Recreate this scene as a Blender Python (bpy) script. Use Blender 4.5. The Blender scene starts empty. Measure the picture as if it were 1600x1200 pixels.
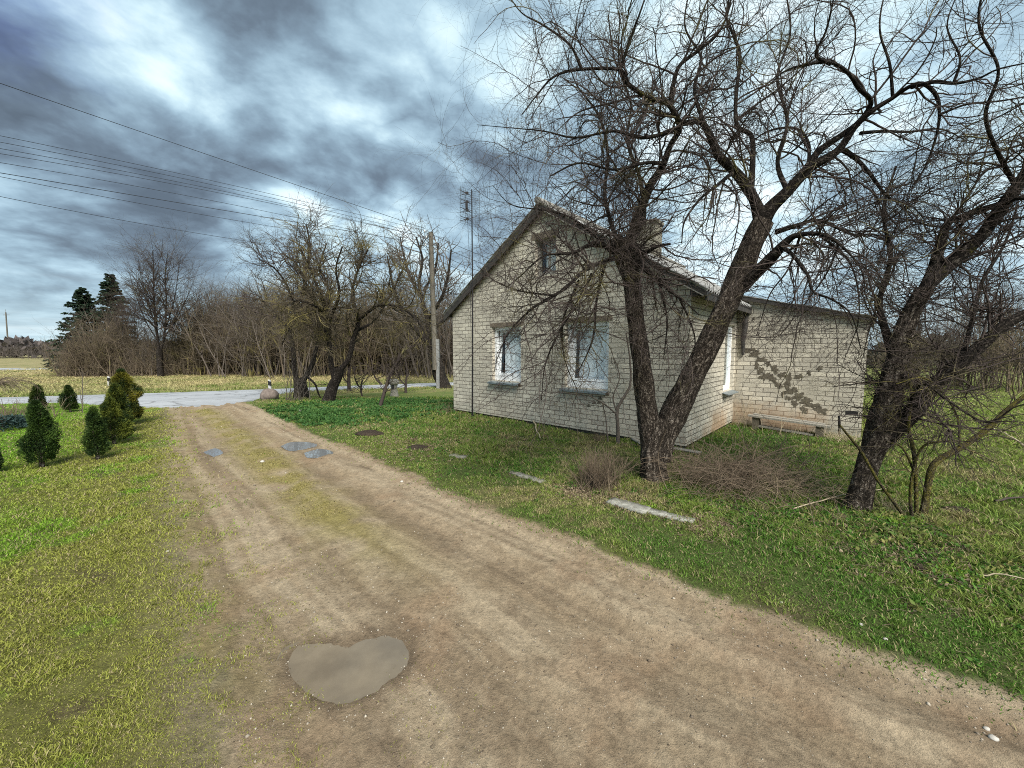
import bpy, math, numpy as np
from mathutils import Vector
rng = np.random.default_rng(7)
D = bpy.data
SC = bpy.context.scene
COL = SC.collection

# ------------------------------------------------------------------ camera, world, sun, exposure
EYE = 1.65
TH = math.atan(52/600); F = 600.0
fw = np.array([0, math.cos(TH), -math.sin(TH)]); up = np.array([0, math.sin(TH), math.cos(TH)]); CAM = np.array([0, 0, EYE])
cd = D.cameras.new('camera'); co = D.objects.new('camera', cd); COL.objects.link(co)
co.location = CAM; co.rotation_euler = (math.pi/2 - TH, 0, 0)
cd.sensor_width = 36; cd.lens = 13.5; cd.clip_start = 0.05; cd.clip_end = 3000
SC.camera = co
SC.view_settings.view_transform = 'Standard'; SC.view_settings.look = 'None'
SC.view_settings.exposure = 2.12; SC.view_settings.gamma = 1
SC.cycles.filter_width = 1.0; SC.cycles.use_denoising = False
SUN_EL, SUN_AZ = math.radians(46), math.radians(160)      # azimuth measured from +Y towards +X
sd = D.lights.new('sun', 'SUN'); sd.energy = 1.5; sd.angle = math.radians(32); sd.color = (1, .95, .87)
so = D.objects.new('sun', sd); COL.objects.link(so)
sv = Vector((math.sin(SUN_AZ)*math.cos(SUN_EL), math.cos(SUN_AZ)*math.cos(SUN_EL), math.sin(SUN_EL)))
so.rotation_euler = sv.to_track_quat('Z', 'Y').to_euler()

def ray(u, v): return (u-800)/F*np.array([1, 0, 0]) + fw - (v-600)/F*up
def PY(u, v, Y): d = ray(u, v); return CAM + d*(Y/d[1])
def pdir(u, v): d = ray(u, v); return d/np.linalg.norm(d)

class NT:
    """small helper round a node tree"""
    def __init__(s, nt): s.nt = nt; s.n = nt.nodes; s.l = nt.links
    def new(s, typ, **kw):
        n = s.n.new(typ)
        for k, v in kw.items():
            if k == 'ins':
                for kk, vv in v.items():
                    if isinstance(vv, bpy.types.NodeSocket): s.l.new(vv, n.inputs[kk])
                    else: n.inputs[kk].default_value = vv
            else: setattr(n, k, v)
        return n
    def math(s, op, a, b=0.0, c=None, clamp=False):
        n = s.n.new('ShaderNodeMath'); n.operation = op; n.use_clamp = clamp
        for i, x in enumerate((a, b) if c is None else (a, b, c)):
            if isinstance(x, bpy.types.NodeSocket): s.l.new(x, n.inputs[i])
            else: n.inputs[i].default_value = x
        return n.outputs[0]
    def mix(s, f, a, b, mode='MIX'):
        n = s.n.new('ShaderNodeMix'); n.data_type = 'RGBA'; n.blend_type = mode
        for i, x in ((0, f), (6, a), (7, b)):
            if isinstance(x, bpy.types.NodeSocket): s.l.new(x, n.inputs[i])
            else: n.inputs[i].default_value = x if i == 0 else (tuple(x)+(1,))[:4]
        return n.outputs[2]
    def ramp(s, f, stops, interp='LINEAR'):
        n = s.n.new('ShaderNodeValToRGB'); n.color_ramp.interpolation = interp
        e = n.color_ramp.elements
        while len(e) > 1: e.remove(e[-1])
        e[0].position = stops[0][0]; c = stops[0][1]; e[0].color = (tuple(c)+(1,))[:4] if hasattr(c, '__len__') else (c, c, c, 1)
        for p, c in stops[1:]:
            x = e.new(p); x.color = (tuple(c)+(1,))[:4] if hasattr(c, '__len__') else (c, c, c, 1)
        s.l.new(f, n.inputs[0]); return n.outputs[0]
    def noise(s, vec, scale, detail=4, rough=.55, dist=0.0, out='Fac'):
        n = s.new('ShaderNodeTexNoise', ins={'Scale': scale, 'Detail': detail, 'Roughness': rough, 'Distortion': dist})
        if vec is not None: s.l.new(vec, n.inputs['Vector'])
        return n.outputs[out]

def srgb(r, g, b): return tuple((x/255/12.92 if x/255 <= .04045 else ((x/255+.055)/1.055)**2.4) for x in (r, g, b))

def build_world():
    w = D.worlds.new('World'); SC.world = w; w.use_nodes = True
    t = NT(w.node_tree); t.n.clear()
    tc = t.new('ShaderNodeTexCoord'); d = tc.outputs['Generated']
    sp = t.new('ShaderNodeSeparateXYZ', ins={0: d})
    z = t.math('MAXIMUM', sp.outputs[2], 0.0)
    k = t.math('DIVIDE', 1.0, t.math('ADD', z, 0.30))
    px = t.math('MULTIPLY', sp.outputs[0], k); py = t.math('MULTIPLY', sp.outputs[1], k)
    pv = t.new('ShaderNodeCombineXYZ', ins={0: px, 1: py, 2: t.math('MULTIPLY', z, .8)}).outputs[0]
    def puffs(off):
        v = t.new('ShaderNodeVectorMath', operation='ADD', ins={0: pv, 1: off}).outputs[0]
        a = t.noise(v, 1.7, 9, .52, .25); f = t.math('ABSOLUTE', t.math('SUBTRACT', t.noise(v, 3.2, 7, .55, .2), .5))
        return t.math('ADD', t.math('MULTIPLY', a, .80), t.math('MULTIPLY', f, .62))
    d0 = puffs((0.0, 0.0, 0.0)); d1 = puffs((.05, -.06, .04))
    n2 = t.noise(pv, 5.0, 6, .6, .3)
    val = t.math('ADD', d0, t.math('MULTIPLY', t.math('SUBTRACT', d0, d1), .75))
    # where the cloud deck is thick or thin, as directions in the sky
    blobs = [((190, 80), .10, .12), ((250, 150), .10, .14), ((430, 150), .10, .10), ((560, 205), .05, .16), ((340, 0), .11, -.12), ((450, 20), .10, -.12), ((700, 60), .2, -.03), ((545, 270), .075, -.20), ((340, 190), .08, -.09), ((430, 230), .06, -.09),
             ((80, 180), .12, -.07), ((150, 250), .15, -.12), ((330, 325), .12, -.10), ((40, 110), .06, -.05), ((480, 300), .04, .06), ((1050, 260), .34, .05), ((1400, 200), .5, .12), ((1700, 300), .5, .05), ((640, 325), .07, -.08), ((130, 215), .05, .06), ((850, 200), .15, -.03), ((300, 130), .05, .06), ((450, 400), .11, .16), ((650, 400), .12, .08)]
    for (u, v), rad, amp in blobs:
        pd = pdir(u, v)
        dp = t.new('ShaderNodeVectorMath', operation='DOT_PRODUCT', ins={0: d, 1: tuple(pd)}).outputs['Value']
        mr = t.new('ShaderNodeMapRange', interpolation_type='SMOOTHERSTEP', ins={0: dp, 1: math.cos(rad*1.6), 2: 1.0, 3: 0.0, 4: amp*1.0})
        val = t.math('ADD', val, mr.outputs[0])
    val = t.math('ADD', val, .115)
    s = .35
    def C(r, g, b): c = srgb(r, g, b); return tuple(x*s for x in c)
    cloud = t.ramp(val, [(.22, C(78, 89, 100)), (.34, C(92, 106, 119)), (.46, C(114, 134, 149)), (.56, C(136, 160, 175)), (.65, C(156, 181, 195)), (.74, C(180, 204, 213)), (.84, C(202, 220, 226)), (.96, C(216, 229, 233))])
    # pale bands low over the horizon
    hz = t.new('ShaderNodeMapRange', interpolation_type='SMOOTHSTEP', ins={0: sp.outputs[2], 1: 0.0, 2: .17, 3: .72, 4: 0.0}).outputs[0]
    bv = t.new('ShaderNodeCombineXYZ', ins={0: t.math('MULTIPLY', sp.outputs[0], 1.1), 1: t.math('MULTIPLY', sp.outputs[1], 1.1), 2: t.math('MULTIPLY', sp.outputs[2], 16.0)}).outputs[0]
    bn = t.noise(bv, 1.6, 6, .6, .3)
    band = t.ramp(bn, [(.35, C(122, 144, 158)), (.5, C(168, 192, 203)), (.65, C(208, 224, 229))])
    col = t.mix(hz, cloud, band)
    # a hole of open blue upper left
    dp = t.new('ShaderNodeVectorMath', operation='DOT_PRODUCT', ins={0: d, 1: tuple(pdir(30, 0))}).outputs['Value']
    hole = t.new('ShaderNodeMapRange', interpolation_type='SMOOTHSTEP', ins={0: t.math('ADD', dp, t.math('MULTIPLY', n2, .02)), 1: 1.002, 2: 1.016, 3: 0.0, 4: .3}).outputs[0]
    col = t.mix(hole, col, C(70, 92, 175))
    sky = t.new('ShaderNodeTexSky', sky_type='NISHITA', sun_disc=False, sun_elevation=SUN_EL, sun_rotation=SUN_AZ)
    b1 = t.new('ShaderNodeBackground', ins={0: col, 1: 1.0})
    b2 = t.new('ShaderNodeBackground', ins={0: sky.outputs[0], 1: 0.06})
    mx = t.new('ShaderNodeMixShader', ins={0: .04, 1: b1.outputs[0], 2: b2.outputs[0]})
    o = t.new('ShaderNodeOutputWorld'); t.l.new(mx.outputs[0], o.inputs[0])
build_world()

# ------------------------------------------------------------------ helpers
def tag(o, label=None, cat=None, group=None, kind=None):
    if label: o['label'] = label
    if cat: o['category'] = cat
    if group: o['group'] = group
    if kind: o['kind'] = kind
    return o
def empty(name, loc=(0, 0, 0), rz=0):
    o = D.objects.new(name, None); COL.objects.link(o); o.location = loc; o.rotation_euler = (0, 0, rz); o.empty_display_size = .1
    return o
def mk(name, V, faces, mat, parent=None, smooth=False, uv=None, col=None):
    """V (n,3); faces: list of int arrays (m,k); uv per vertex (n,2); col per vertex (n,3)"""
    V = np.asarray(V, np.float32); faces = [np.asarray(f, np.int32) for f in faces if len(f)]
    me = D.meshes.new(name); me.vertices.add(len(V)); me.vertices.foreach_set('co', V.ravel())
    nl = sum(f.size for f in faces); npoly = sum(len(f) for f in faces)
    me.loops.add(nl); li = np.concatenate([f.ravel() for f in faces]); me.loops.foreach_set('vertex_index', li)
    me.polygons.add(npoly)
    tot = np.concatenate([np.full(len(f), f.shape[1], np.int32) for f in faces]); st = np.concatenate([[0], np.cumsum(tot)[:-1]]).astype(np.int32)
    me.polygons.foreach_set('loop_start', st); me.polygons.foreach_set('loop_total', tot)
    if smooth: me.polygons.foreach_set('use_smooth', np.ones(npoly, bool))
    if uv is not None:
        l = me.uv_layers.new(name='UVMap'); l.data.foreach_set('uv', np.asarray(uv, np.float32)[li].ravel())
    if col is not None:
        c = np.ones((len(V), 4), np.float32); c[:, :np.shape(col)[1]] = col
        a = me.color_attributes.new('Col', 'FLOAT_COLOR', 'POINT'); a.data.foreach_set('color', c.ravel())
    me.update(calc_edges=True); me.validate()
    if mat: me.materials.append(mat)
    o = D.objects.new(name, me); COL.objects.link(o)
    if parent: o.parent = parent
    return o
class MB:
    """collects boxes, tubes and quads into one mesh, uv = metres along the face"""
    def __init__(s): s.v = []; s.f3 = []; s.f4 = []; s.uv = []; s.n = 0
    def add(s, V, f, uv=None):
        V = np.asarray(V, float); f = np.asarray(f)
        s.v.append(V); s.uv.append(np.zeros((len(V), 2)) if uv is None else uv)
        (s.f3 if f.shape[1] == 3 else s.f4).append(f+s.n); s.n += len(V)
    def quad(s, pts, uv=None): s.add(pts, [[0, 1, 2, 3]], uv)
    def hexa(s, P):
        """8 corners: bottom 0-3 counter clockwise, top 4-7"""
        P = np.asarray(P, float)
        for q in ((0, 3, 2, 1), (4, 5, 6, 7), (0, 1, 5, 4), (1, 2, 6, 5), (2, 3, 7, 6), (3, 0, 4, 7)):
            Q = P[list(q)]; n = np.cross(Q[1]-Q[0], Q[2]-Q[1]); n = np.abs(n)
            if n[1] >= n[0] and n[1] >= n[2]: uv = Q[:, [0, 2]]
            elif n[0] >= n[2]: uv = Q[:, [1, 2]]
            else: uv = Q[:, [0, 1]]
            s.quad(Q, uv)
    def box(s, x0, x1, y0, y1, z0, z1, zt=None):
        a = z1 if zt is None else zt      # z1 at x0, zt at x1
        s.hexa([(x0, y0, z0), (x1, y0, z0), (x1, y1, z0), (x0, y1, z0), (x0, y0, z1), (x1, y0, a), (x1, y1, a), (x0, y1, z1)])
    def tube(s, p, r, n=8): V, f, uv = tube(p, r, n); s.add(V, f, uv)
    def build(s, name, mat, parent=None, smooth=False):
        return mk(name, np.concatenate(s.v), [np.concatenate(x) for x in (s.f3, s.f4) if x], mat, parent, smooth, np.concatenate(s.uv))
def resample(P, R, K):
    """Catmull-Rom through the traced points, K even samples"""
    P = np.asarray(P, float); R = np.asarray(R, float)
    Q = np.concatenate([[2*P[0]-P[1]], P, [2*P[-1]-P[-2]]]); out = []; ro = []
    for i in range(len(P)-1):
        a, b, c, d = Q[i:i+4]
        for t in np.linspace(0, 1, 12, endpoint=False):
            out.append(.5*((2*b)+(-a+c)*t+(2*a-5*b+4*c-d)*t*t+(-a+3*b-3*c+d)*t**3)); ro.append(R[i]*(1-t)+R[i+1]*t)
    out.append(P[-1]); ro.append(R[-1]); out = np.array(out); ro = np.array(ro)
    s = np.concatenate([[0], np.cumsum(np.linalg.norm(np.diff(out, axis=0), axis=1))]); q = np.linspace(0, s[-1], K)
    return np.stack([np.interp(q, s, out[:, i]) for i in range(3)], 1), np.interp(q, s, ro)
def tubes(P, R, n=3):
    """batch of tubes: P (N,K,3), R (N,K) -> V, F, uv"""
    P = np.asarray(P, float); N, K, _ = P.shape
    T = np.gradient(P, axis=1); T /= np.linalg.norm(T, axis=2, keepdims=True)+1e-9
    mean = P[:, -1]-P[:, 0]; ax = np.where(np.abs(mean[:, 2:3]) < .8*np.linalg.norm(mean, axis=1, keepdims=True), [[0, 0, 1.]], [[1., .2, 0]])
    A = np.cross(T, ax[:, None, :]); A /= np.linalg.norm(A, axis=2, keepdims=True)+1e-9; B = np.cross(T, A)
    an = np.arange(n)/n*2*np.pi
    V = P[:, :, None, :] + R[:, :, None, None]*(np.cos(an)[None, None, :, None]*A[:, :, None, :]+np.sin(an)[None, None, :, None]*B[:, :, None, :])
    L = np.concatenate([np.zeros((N, 1)), np.cumsum(np.linalg.norm(np.diff(P, axis=1), axis=2), axis=1)], 1)
    uv = np.stack([np.broadcast_to(np.sin(an)[None, None]*.5*R[:, :1, None]*3, (N, K, n)), np.broadcast_to(L[:, :, None], (N, K, n))], -1)
    idx = np.arange(N*K*n).reshape(N, K, n); nx = np.roll(idx, -1, 2)
    Fc = np.stack([idx[:, :-1], nx[:, :-1], nx[:, 1:], idx[:, 1:]], -1).reshape(-1, 4)
    return V.reshape(-1, 3), Fc, uv.reshape(-1, 2)
def tube(P, R, n=8):
    P = np.asarray(P, float)
    if np.isscalar(R): R = np.full(len(P), R)
    return tubes(P[None], np.asarray(R, float)[None], n)
def hashn(ix, iy, iz, seed):
    h = (ix*374761393+iy*668265263+iz*2147483647+seed*974634777) & 0xffffffff
    h = ((h ^ (h >> 13))*1274126177) & 0xffffffff
    return ((h ^ (h >> 16)) & 0xffff)/65535.0
def vnoise(x, y, z=None, seed=0):
    x, y = np.asarray(x, float), np.asarray(y, float); z = np.zeros_like(x) if z is None else z
    xi, yi, zi = [np.floor(q).astype(np.int64) for q in (x, y, z)]; f = [q-i for q, i in ((x, xi), (y, yi), (z, zi))]; f = [q*q*(3-2*q) for q in f]
    r = 0
    for a in (0, 1):
        for b in (0, 1):
            for c in (0, 1):
                r = r+(f[0] if a else 1-f[0])*(f[1] if b else 1-f[1])*(f[2] if c else 1-f[2])*hashn(xi+a, yi+b, zi+c, seed)
    return r*2-1
def fbm(x, y, s=1.0, o=4, seed=0):
    r = 0; a = 1.0; t = 0
    for i in range(o): r = r+a*vnoise(x*s, y*s, seed=seed+i); t += a; a *= .55; s *= 2.03
    return r/t
def sst(x, a, b): t = np.clip((x-a)/(b-a), 0, 1); return t*t*(3-2*t)
def gcol(*rows):
    return np.array(rows)

# ------------------------------------------------------------------ terrain: one height function for everything
def h0(x, y):
    x = np.asarray(x, float); y = np.asarray(y, float); r = np.hypot(x, y)
    z = -.35*sst(y, 11, 18)
    z = z + .55*np.exp(-(((x+25.5)/4.0)**2+((y-18)/1.8)**2))            # low grassy mound beyond the road
    z = z + .25*sst(y+.15*x, 24, 30)*sst(-x, -10, 6)
    z = z + .02*fbm(x, y, .6, 3, 3)*sst(r, 1, 4)
    return z
def G(u, v):
    d = ray(u, v); t = 1.0; p = CAM
    for _ in range(4000):
        t *= 1.004; p = CAM+d*t
        if p[2] < h0(p[0], p[1]): break
    lo, hi = t/1.004, t
    for _ in range(20):
        m = (lo+hi)/2; p = CAM+d*m
        if p[2] < h0(p[0], p[1]): hi = m
        else: lo = m
    return p
def pl(pts): return np.array([G(*p)[:2] for p in pts])
EL = pl([(262, 640), (268, 690), (274, 760), (288, 840), (304, 930), (322, 1040), (345, 1200)])
EL = np.vstack([EL[0]+(EL[0]-EL[1])*.35, EL, EL[-1]+(EL[-1]-EL[-2])*1.3, (EL[-1]+(EL[-1]-EL[-2])*1.3)+[.6, -2]])
ER = pl([(392, 632), (420, 645), (447, 658), (503, 684), (560, 706), (644, 740), (700, 768), (790, 800), (910, 842), (1015, 888), (1120, 928), (1225, 957), (1325, 1005), (1500, 1055), (1600, 1095)])
ER = np.vstack([ER[0]+(ER[0]-ER[1])*1.2, ER, ER[-1]+(ER[-1]-ER[-2])*3])
def seg_dist(x, y, L):
    d = np.full(np.shape(x), 1e9); s = np.zeros(np.shape(x)); acc = 0; sg = np.zeros(np.shape(x))
    for p, q in zip(L[:-1], L[1:]):
        e = q-p; l = np.hypot(*e); t = np.clip(((x-p[0])*e[0]+(y-p[1])*e[1])/l/l, 0, 1)
        dx = x-p[0]-t*e[0]; dy = y-p[1]-t*e[1]; dd = np.hypot(dx, dy); c = e[0]*(y-p[1])-e[1]*(x-p[0])
        m = dd < d; d = np.where(m, dd, d); s = np.where(m, acc+t*l, s); sg = np.where(m, np.sign(c), sg); acc += l
    return d, s, sg
def inpoly(x, y, L):
    r = np.zeros(np.shape(x), bool)
    for p, q in zip(L, np.roll(L, -1, 0)):
        c = ((p[1] > y) != (q[1] > y)) & (x < (q[0]-p[0])*(y-p[1])/(q[1]-p[1]+1e-12)+p[0]); r ^= c
    return r
TRK = np.vstack([EL, [[6, -3]], ER[::-1]])
RN = pl([(-160, 637), (0, 632), (100, 629), (165, 634), (215, 637), (262, 637), (330, 634), (395, 627), (420, 618), (480, 611.5), (560, 608), (700, 603), (860, 598.5)])
RF = pl([(-160, 624.5), (0, 621), (100, 618), (215, 614.5), (300, 612), (400, 608.5), (480, 605.5), (560, 602.5), (700, 597.5), (860, 592.5)])
ROAD = np.vstack([RN, RF[::-1]])
PUD = {'big': [(452, 1030), (462, 1012), (485, 1002), (515, 1001), (545, 1004), (562, 995), (580, 986), (610, 984), (634, 992), (642, 1012), (636, 1034), (618, 1050), (602, 1060), (585, 1074), (556, 1084), (530, 1089), (500, 1084), (478, 1070), (462, 1054)],
       'far': [(444, 697), (456, 692), (474, 691), (490, 693), (492, 697), (476, 701), (455, 702)],
       'small': [(480, 706), (494, 702), (508, 703), (515, 707), (500, 712), (484, 712)],
       'damp': [(322, 706), (336, 702), (345, 707), (334, 712)]}
PUDW = {k: pl(v) for k, v in PUD.items()}
def puddle_dip(x, y):
    z = np.zeros(np.shape(x))
    for k, L in PUDW.items():
        c = L.mean(0); m = np.hypot(x-c[0], y-c[1]) < 1.5
        if not np.any(m): continue
        d, _, _ = seg_dist(x[m], y[m], np.vstack([L, L[:1]])); ins = inpoly(x[m], y[m], L)
        z[m] += .0018*fbm(x[m], y[m], 16, 3, 12)*np.exp(-(d/.08)**2)+np.where(ins, -.006-.022*sst(d, 0, .14), .004-.010*np.exp(-d/.025))
    return z
def track_fields(x, y):
    dl, _, _ = seg_dist(x, y, EL); dr, s, _ = seg_dist(x, y, ER)
    return dl, dr, s
def h1(x, y, fine=True):
    """full height, with ruts, puddles and the rough beds"""
    x = np.asarray(x, float); y = np.asarray(y, float); z = h0(x, y); r = np.hypot(x, y)
    near = r < 22; X, Y = x[near], y[near]
    dl, dr, s = track_fields(X, Y); ins = inpoly(X, Y, TRK)
    zz = np.zeros(X.shape)
    rut = -.022*np.exp(-((dr-.75)/.16)**2)-.018*np.exp(-((dr-2.15)/.2)**2)+.012*np.exp(-((dr-1.1)/.12)**2)-.010*np.exp(-((dr-.28)/.08)**2)+.012*np.exp(-((dr-.45)/.07)**2)
    rut = rut+.006*vnoise(dr*7, s*.5, seed=5)+.005*vnoise(dr*18, s*1.0, seed=6)+.0025*vnoise(dr*34, s*2.0, seed=16)
    edge = sst(np.minimum(dl, dr), 0, .25)
    zz += np.where(ins, (rut-.015)*edge+.004*fbm(X, Y, 9, 3, 9)+.002*fbm(X, Y, 42, 2, 8), .012*fbm(X, Y, 5, 4, 11)*sst(np.minimum(dl, dr), 0, .3))
    bed = sst(dr, .9, 2.0)*(~ins)*(X > EL[0, 0]*0-7)*(dr < dl)
    zz += .035*fbm(X, Y, 2.2, 4, 21)*bed
    pf = np.zeros(X.shape)
    for L in PUDW.values():
        c = L.mean(0); mm = np.hypot(X-c[0], Y-c[1]) < 1.5
        if np.any(mm): dd, _, _ = seg_dist(X[mm], Y[mm], np.vstack([L, L[:1]])); pf[mm] = np.maximum(pf[mm], np.where(inpoly(X[mm], Y[mm], L), 1, np.exp(-(dd/.10)**2)))
    zz = zz*(1-.8*pf)-.012*pf
    zz += puddle_dip(X, Y)
    z[near] += zz
    return z

# ------------------------------------------------------------------ materials
def mat(name, base=(.5, .5, .5), rough=.8, spec=.3, metal=0.0, fn=None):
    m = D.materials.new(name); m.use_nodes = True; t = NT(m.node_tree)
    b = t.n['Principled BSDF']; b.inputs['Base Color'].default_value = tuple(base)+(1,)
    b.inputs['Roughness'].default_value = rough; b.inputs['Specular IOR Level'].default_value = spec; b.inputs['Metallic'].default_value = metal
    if fn: fn(t, b)
    return m
def bump(t, b, h, dist=.01, strength=1.0):
    n = t.new('ShaderNodeBump', ins={'Strength': strength, 'Distance': dist, 'Height': h}); t.l.new(n.outputs[0], b.inputs['Normal'])
def bc(t, b, c): t.l.new(c, b.inputs['Base Color'])
def attr(t): return t.new('ShaderNodeAttribute', attribute_name='Col').outputs['Color']
def obj_co(t): return t.new('ShaderNodeTexCoord').outputs['Object']

def m_noisy(name, c1, c2, scale=8, rough=.85, spec=.2, dist=.004, stretch=(1, 1, 1), lo=.35, hi=.65, metal=0.0):
    def fn(t, b):
        mp = t.new('ShaderNodeMapping', ins={'Scale': stretch}); t.l.new(obj_co(t), mp.inputs[0]); v = mp.outputs[0]
        n = t.noise(v, scale, 6, .62); f = t.noise(v, scale*9, 3, .6)
        c = t.mix(t.ramp(n, [(lo, 0.0), (hi, 1.0)]), c1, c2)
        c = t.mix(t.math('MULTIPLY', f, .35), c, (.02, .02, .02)) if max(c1) < .85 else c
        bc(t, b, c); bump(t, b, t.math('ADD', n, t.math('MULTIPLY', f, .5)), dist)
    return mat(name, c1, rough, spec, metal, fn)

def fn_brick(t, b, oc=1.0):
    uv = t.new('ShaderNodeTexCoord').outputs['UV']
    dn = t.noise(uv, 5.5, 3, .6, 0, 'Color'); ds = t.noise(uv, 26, 2, .6, 0, 'Color')
    off = t.new('ShaderNodeVectorMath', operation='SCALE', ins={0: t.new('ShaderNodeVectorMath', operation='SUBTRACT', ins={0: dn, 1: (.5, .5, .5)}).outputs[0], 'Scale': .022}).outputs[0]
    off2 = t.new('ShaderNodeVectorMath', operation='SCALE', ins={0: t.new('ShaderNodeVectorMath', operation='SUBTRACT', ins={0: ds, 1: (.5, .5, .5)}).outputs[0], 'Scale': .012}).outputs[0]
    v = t.new('ShaderNodeVectorMath', operation='ADD', ins={0: uv, 1: off}).outputs[0]; v = t.new('ShaderNodeVectorMath', operation='ADD', ins={0: v, 1: off2}).outputs[0]
    br = t.new('ShaderNodeTexBrick', offset=.5, squash=1.0, ins={'Vector': v, 'Scale': 1.0, 'Mortar Size': .0075, 'Mortar Smooth': .2, 'Bias': 0.0, 'Brick Width': .262, 'Row Height': .0945,
        'Color1': (.70, .645, .53, 1), 'Color2': (.50, .462, .385, 1), 'Mortar': (.15, .132, .108, 1)})
    big = t.noise(uv, .9, 5, .6); mid = t.noise(uv, 7, 4, .65); fine = t.noise(uv, 60, 3, .6)
    # mortar smeared over the brick in places, so joints fade out
    sm = t.ramp(t.noise(uv, 1.7, 4, .6, .4), [(.52, 0.0), (.66, .75)])
    col = t.mix(sm, br.outputs['Color'], (.50, .46, .37))
    sp = t.new('ShaderNodeSeparateXYZ', ins={0: uv}); hgt = sp.outputs[1]
    # weathering: darker grey wash above, ochre splash zone at the foot, grey lichen low down
    col = t.mix(t.ramp(big, [(.36, 0.0), (.68, .42)]), col, (.30, .275, .225))
    wet = t.ramp(t.math('ADD', hgt, t.math('MULTIPLY', mid, .5)), [(.45, .75), (.85, 0.0)])
    ochre = t.ramp(t.noise(uv, .8, 2, .5), [(.40, 0.0), (.52, 1.0)])
    col = t.mix(t.math('MULTIPLY', t.math('MULTIPLY', wet, ochre), oc), col, (.36, .23, .13))
    col = t.mix(t.math('MULTIPLY', t.ramp(t.math('ADD', hgt, t.math('MULTIPLY', mid, .5)), [(.25, .6), (.5, 0.0)]), t.math('SUBTRACT', 1.0, ochre)), col, (.26, .27, .22))
    col = t.mix(t.ramp(t.noise(uv, 4.2, 6, .7, .6), [(.60, 0.0), (.74, .4)]), col, (.20, .175, .135))
    col = t.mix(t.ramp(fine, [(.25, .35), (.5, 0.0)]), col, (.16, .14, .11))
    bc(t, b, col)
    hh = t.math('ADD', t.math('MULTIPLY', t.math('SUBTRACT', 1.0, t.math('MULTIPLY', br.outputs['Fac'], t.math('SUBTRACT', 1.0, sm))), 1.0), t.math('MULTIPLY', t.math('ADD', mid, fine), .22))
    bump(t, b, hh, .008, 1.0)
M = {}
M['brick'] = mat('silicate_brick', (.5, .45, .35), .9, .15, fn=fn_brick)
M['brick_clean'] = mat('silicate_brick_gable', (.5, .45, .35), .9, .15, fn=lambda t, b: fn_brick(t, b, .12))
M['chimney'] = m_noisy('sooty_lichened_render', (.30, .28, .22), (.15, .135, .105), 7, dist=.01)
M['lintel'] = m_noisy('lintel_mortar', (.25, .20, .145), (.16, .13, .10), 9, dist=.01)
M['patch'] = m_noisy('cement_patch', (.105, .09, .066), (.20, .175, .13), 22, dist=.012)
M['found'] = m_noisy('foundation_concrete', (.05, .045, .04), (.14, .13, .11), 6, dist=.01)
M['pvc'] = m_noisy('white_window_plastic', (.92, .93, .94), (.86, .88, .89), 3, .35, .5, .0005)
M['oldpaint'] = m_noisy('old_grey_paint', (.34, .33, .30), (.20, .18, .15), 12, .7, .3, .002)
M['sill'] = m_noisy('sill_sheet', (.16, .21, .24), (.26, .31, .33), 6, .35, .5, .001, metal=.35)
M['curtain'] = None
def fn_curt(t, b):
    w = t.new('ShaderNodeTexWave', wave_type='BANDS', bands_direction='X', ins={'Scale': 7.0, 'Distortion': 2.5, 'Detail': 3.0, 'Detail Scale': .6}); t.l.new(t.new('ShaderNodeTexCoord').outputs['UV'], w.inputs['Vector'])
    bc(t, b, t.mix(w.outputs['Fac'], (.80, .83, .86), (.92, .94, .96))); bump(t, b, w.outputs['Fac'], .003)
M['curtain'] = mat('net_curtain', (.8, .85, .9), .9, .1, fn=fn_curt)
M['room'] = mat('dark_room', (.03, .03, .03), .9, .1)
def fn_glass(t, b):
    o = [n for n in t.n if n.type == 'OUTPUT_MATERIAL'][0]
    g = t.new('ShaderNodeBsdfGlossy', ins={'Roughness': .02, 'Color': (.9, .95, 1, 1)}); tr = t.new('ShaderNodeBsdfTransparent', ins={'Color': (.93, .96, .96, 1)})
    fr = t.new('ShaderNodeLayerWeight', ins={'Blend': .5}); ad = t.math('ADD', .05, t.math('MULTIPLY', t.math('POWER', fr.outputs['Facing'], 4.0), .6))
    mx = t.new('ShaderNodeMixShader', ins={0: ad, 1: tr.outputs[0], 2: g.outputs[0]}); t.l.new(mx.outputs[0], o.inputs[0])
M['glass'] = mat('window_glass', fn=fn_glass)
def fn_roof(t, b):
    v = obj_co(t); n = t.noise(v, 2.2, 6, .65); f = t.noise(v, 30, 4, .7); g = t.noise(v, 9, 5, .65, .6)
    c = t.mix(t.ramp(n, [(.35, 0.0), (.65, 1.0)]), (.24, .235, .225), (.36, .355, .34)); c = t.mix(t.ramp(g, [(.52, 0.0), (.62, .9)]), c, (.045, .05, .03)); c = t.mix(t.ramp(f, [(.55, 0.0), (.7, .5)]), c, (.42, .41, .39))
    bc(t, b, c); bump(t, b, t.math('ADD', g, f), .008)
M['roof'] = mat('corrugated_roofing', (.3, .3, .29), .9, .15, fn=fn_roof)
M['fascia'] = m_noisy('dark_verge_board', (.030, .028, .027), (.075, .068, .06), 10, .7, .25, .004)
M['paleboard'] = m_noisy('pale_board', (.27, .255, .225), (.40, .38, .34), 10, .8, .2, .004, (1, 1, 1))
M['wood'] = m_noisy('weathered_plank', (.24, .225, .19), (.38, .36, .31), 5, .85, .15, .006, (6, 6, 1))
M['concrete'] = m_noisy('old_concrete', (.17, .165, .135), (.36, .34, .29), 12, .9, .15, .012)
M['slab'] = m_noisy('pale_kerb_slab', (.22, .215, .18), (.46, .455, .40), 16, .9, .15, .012)
M['pole'] = m_noisy('pole_wood', (.11, .10, .08), (.21, .19, .155), 6, .85, .15, .006, (6, 6, .6))
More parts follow.
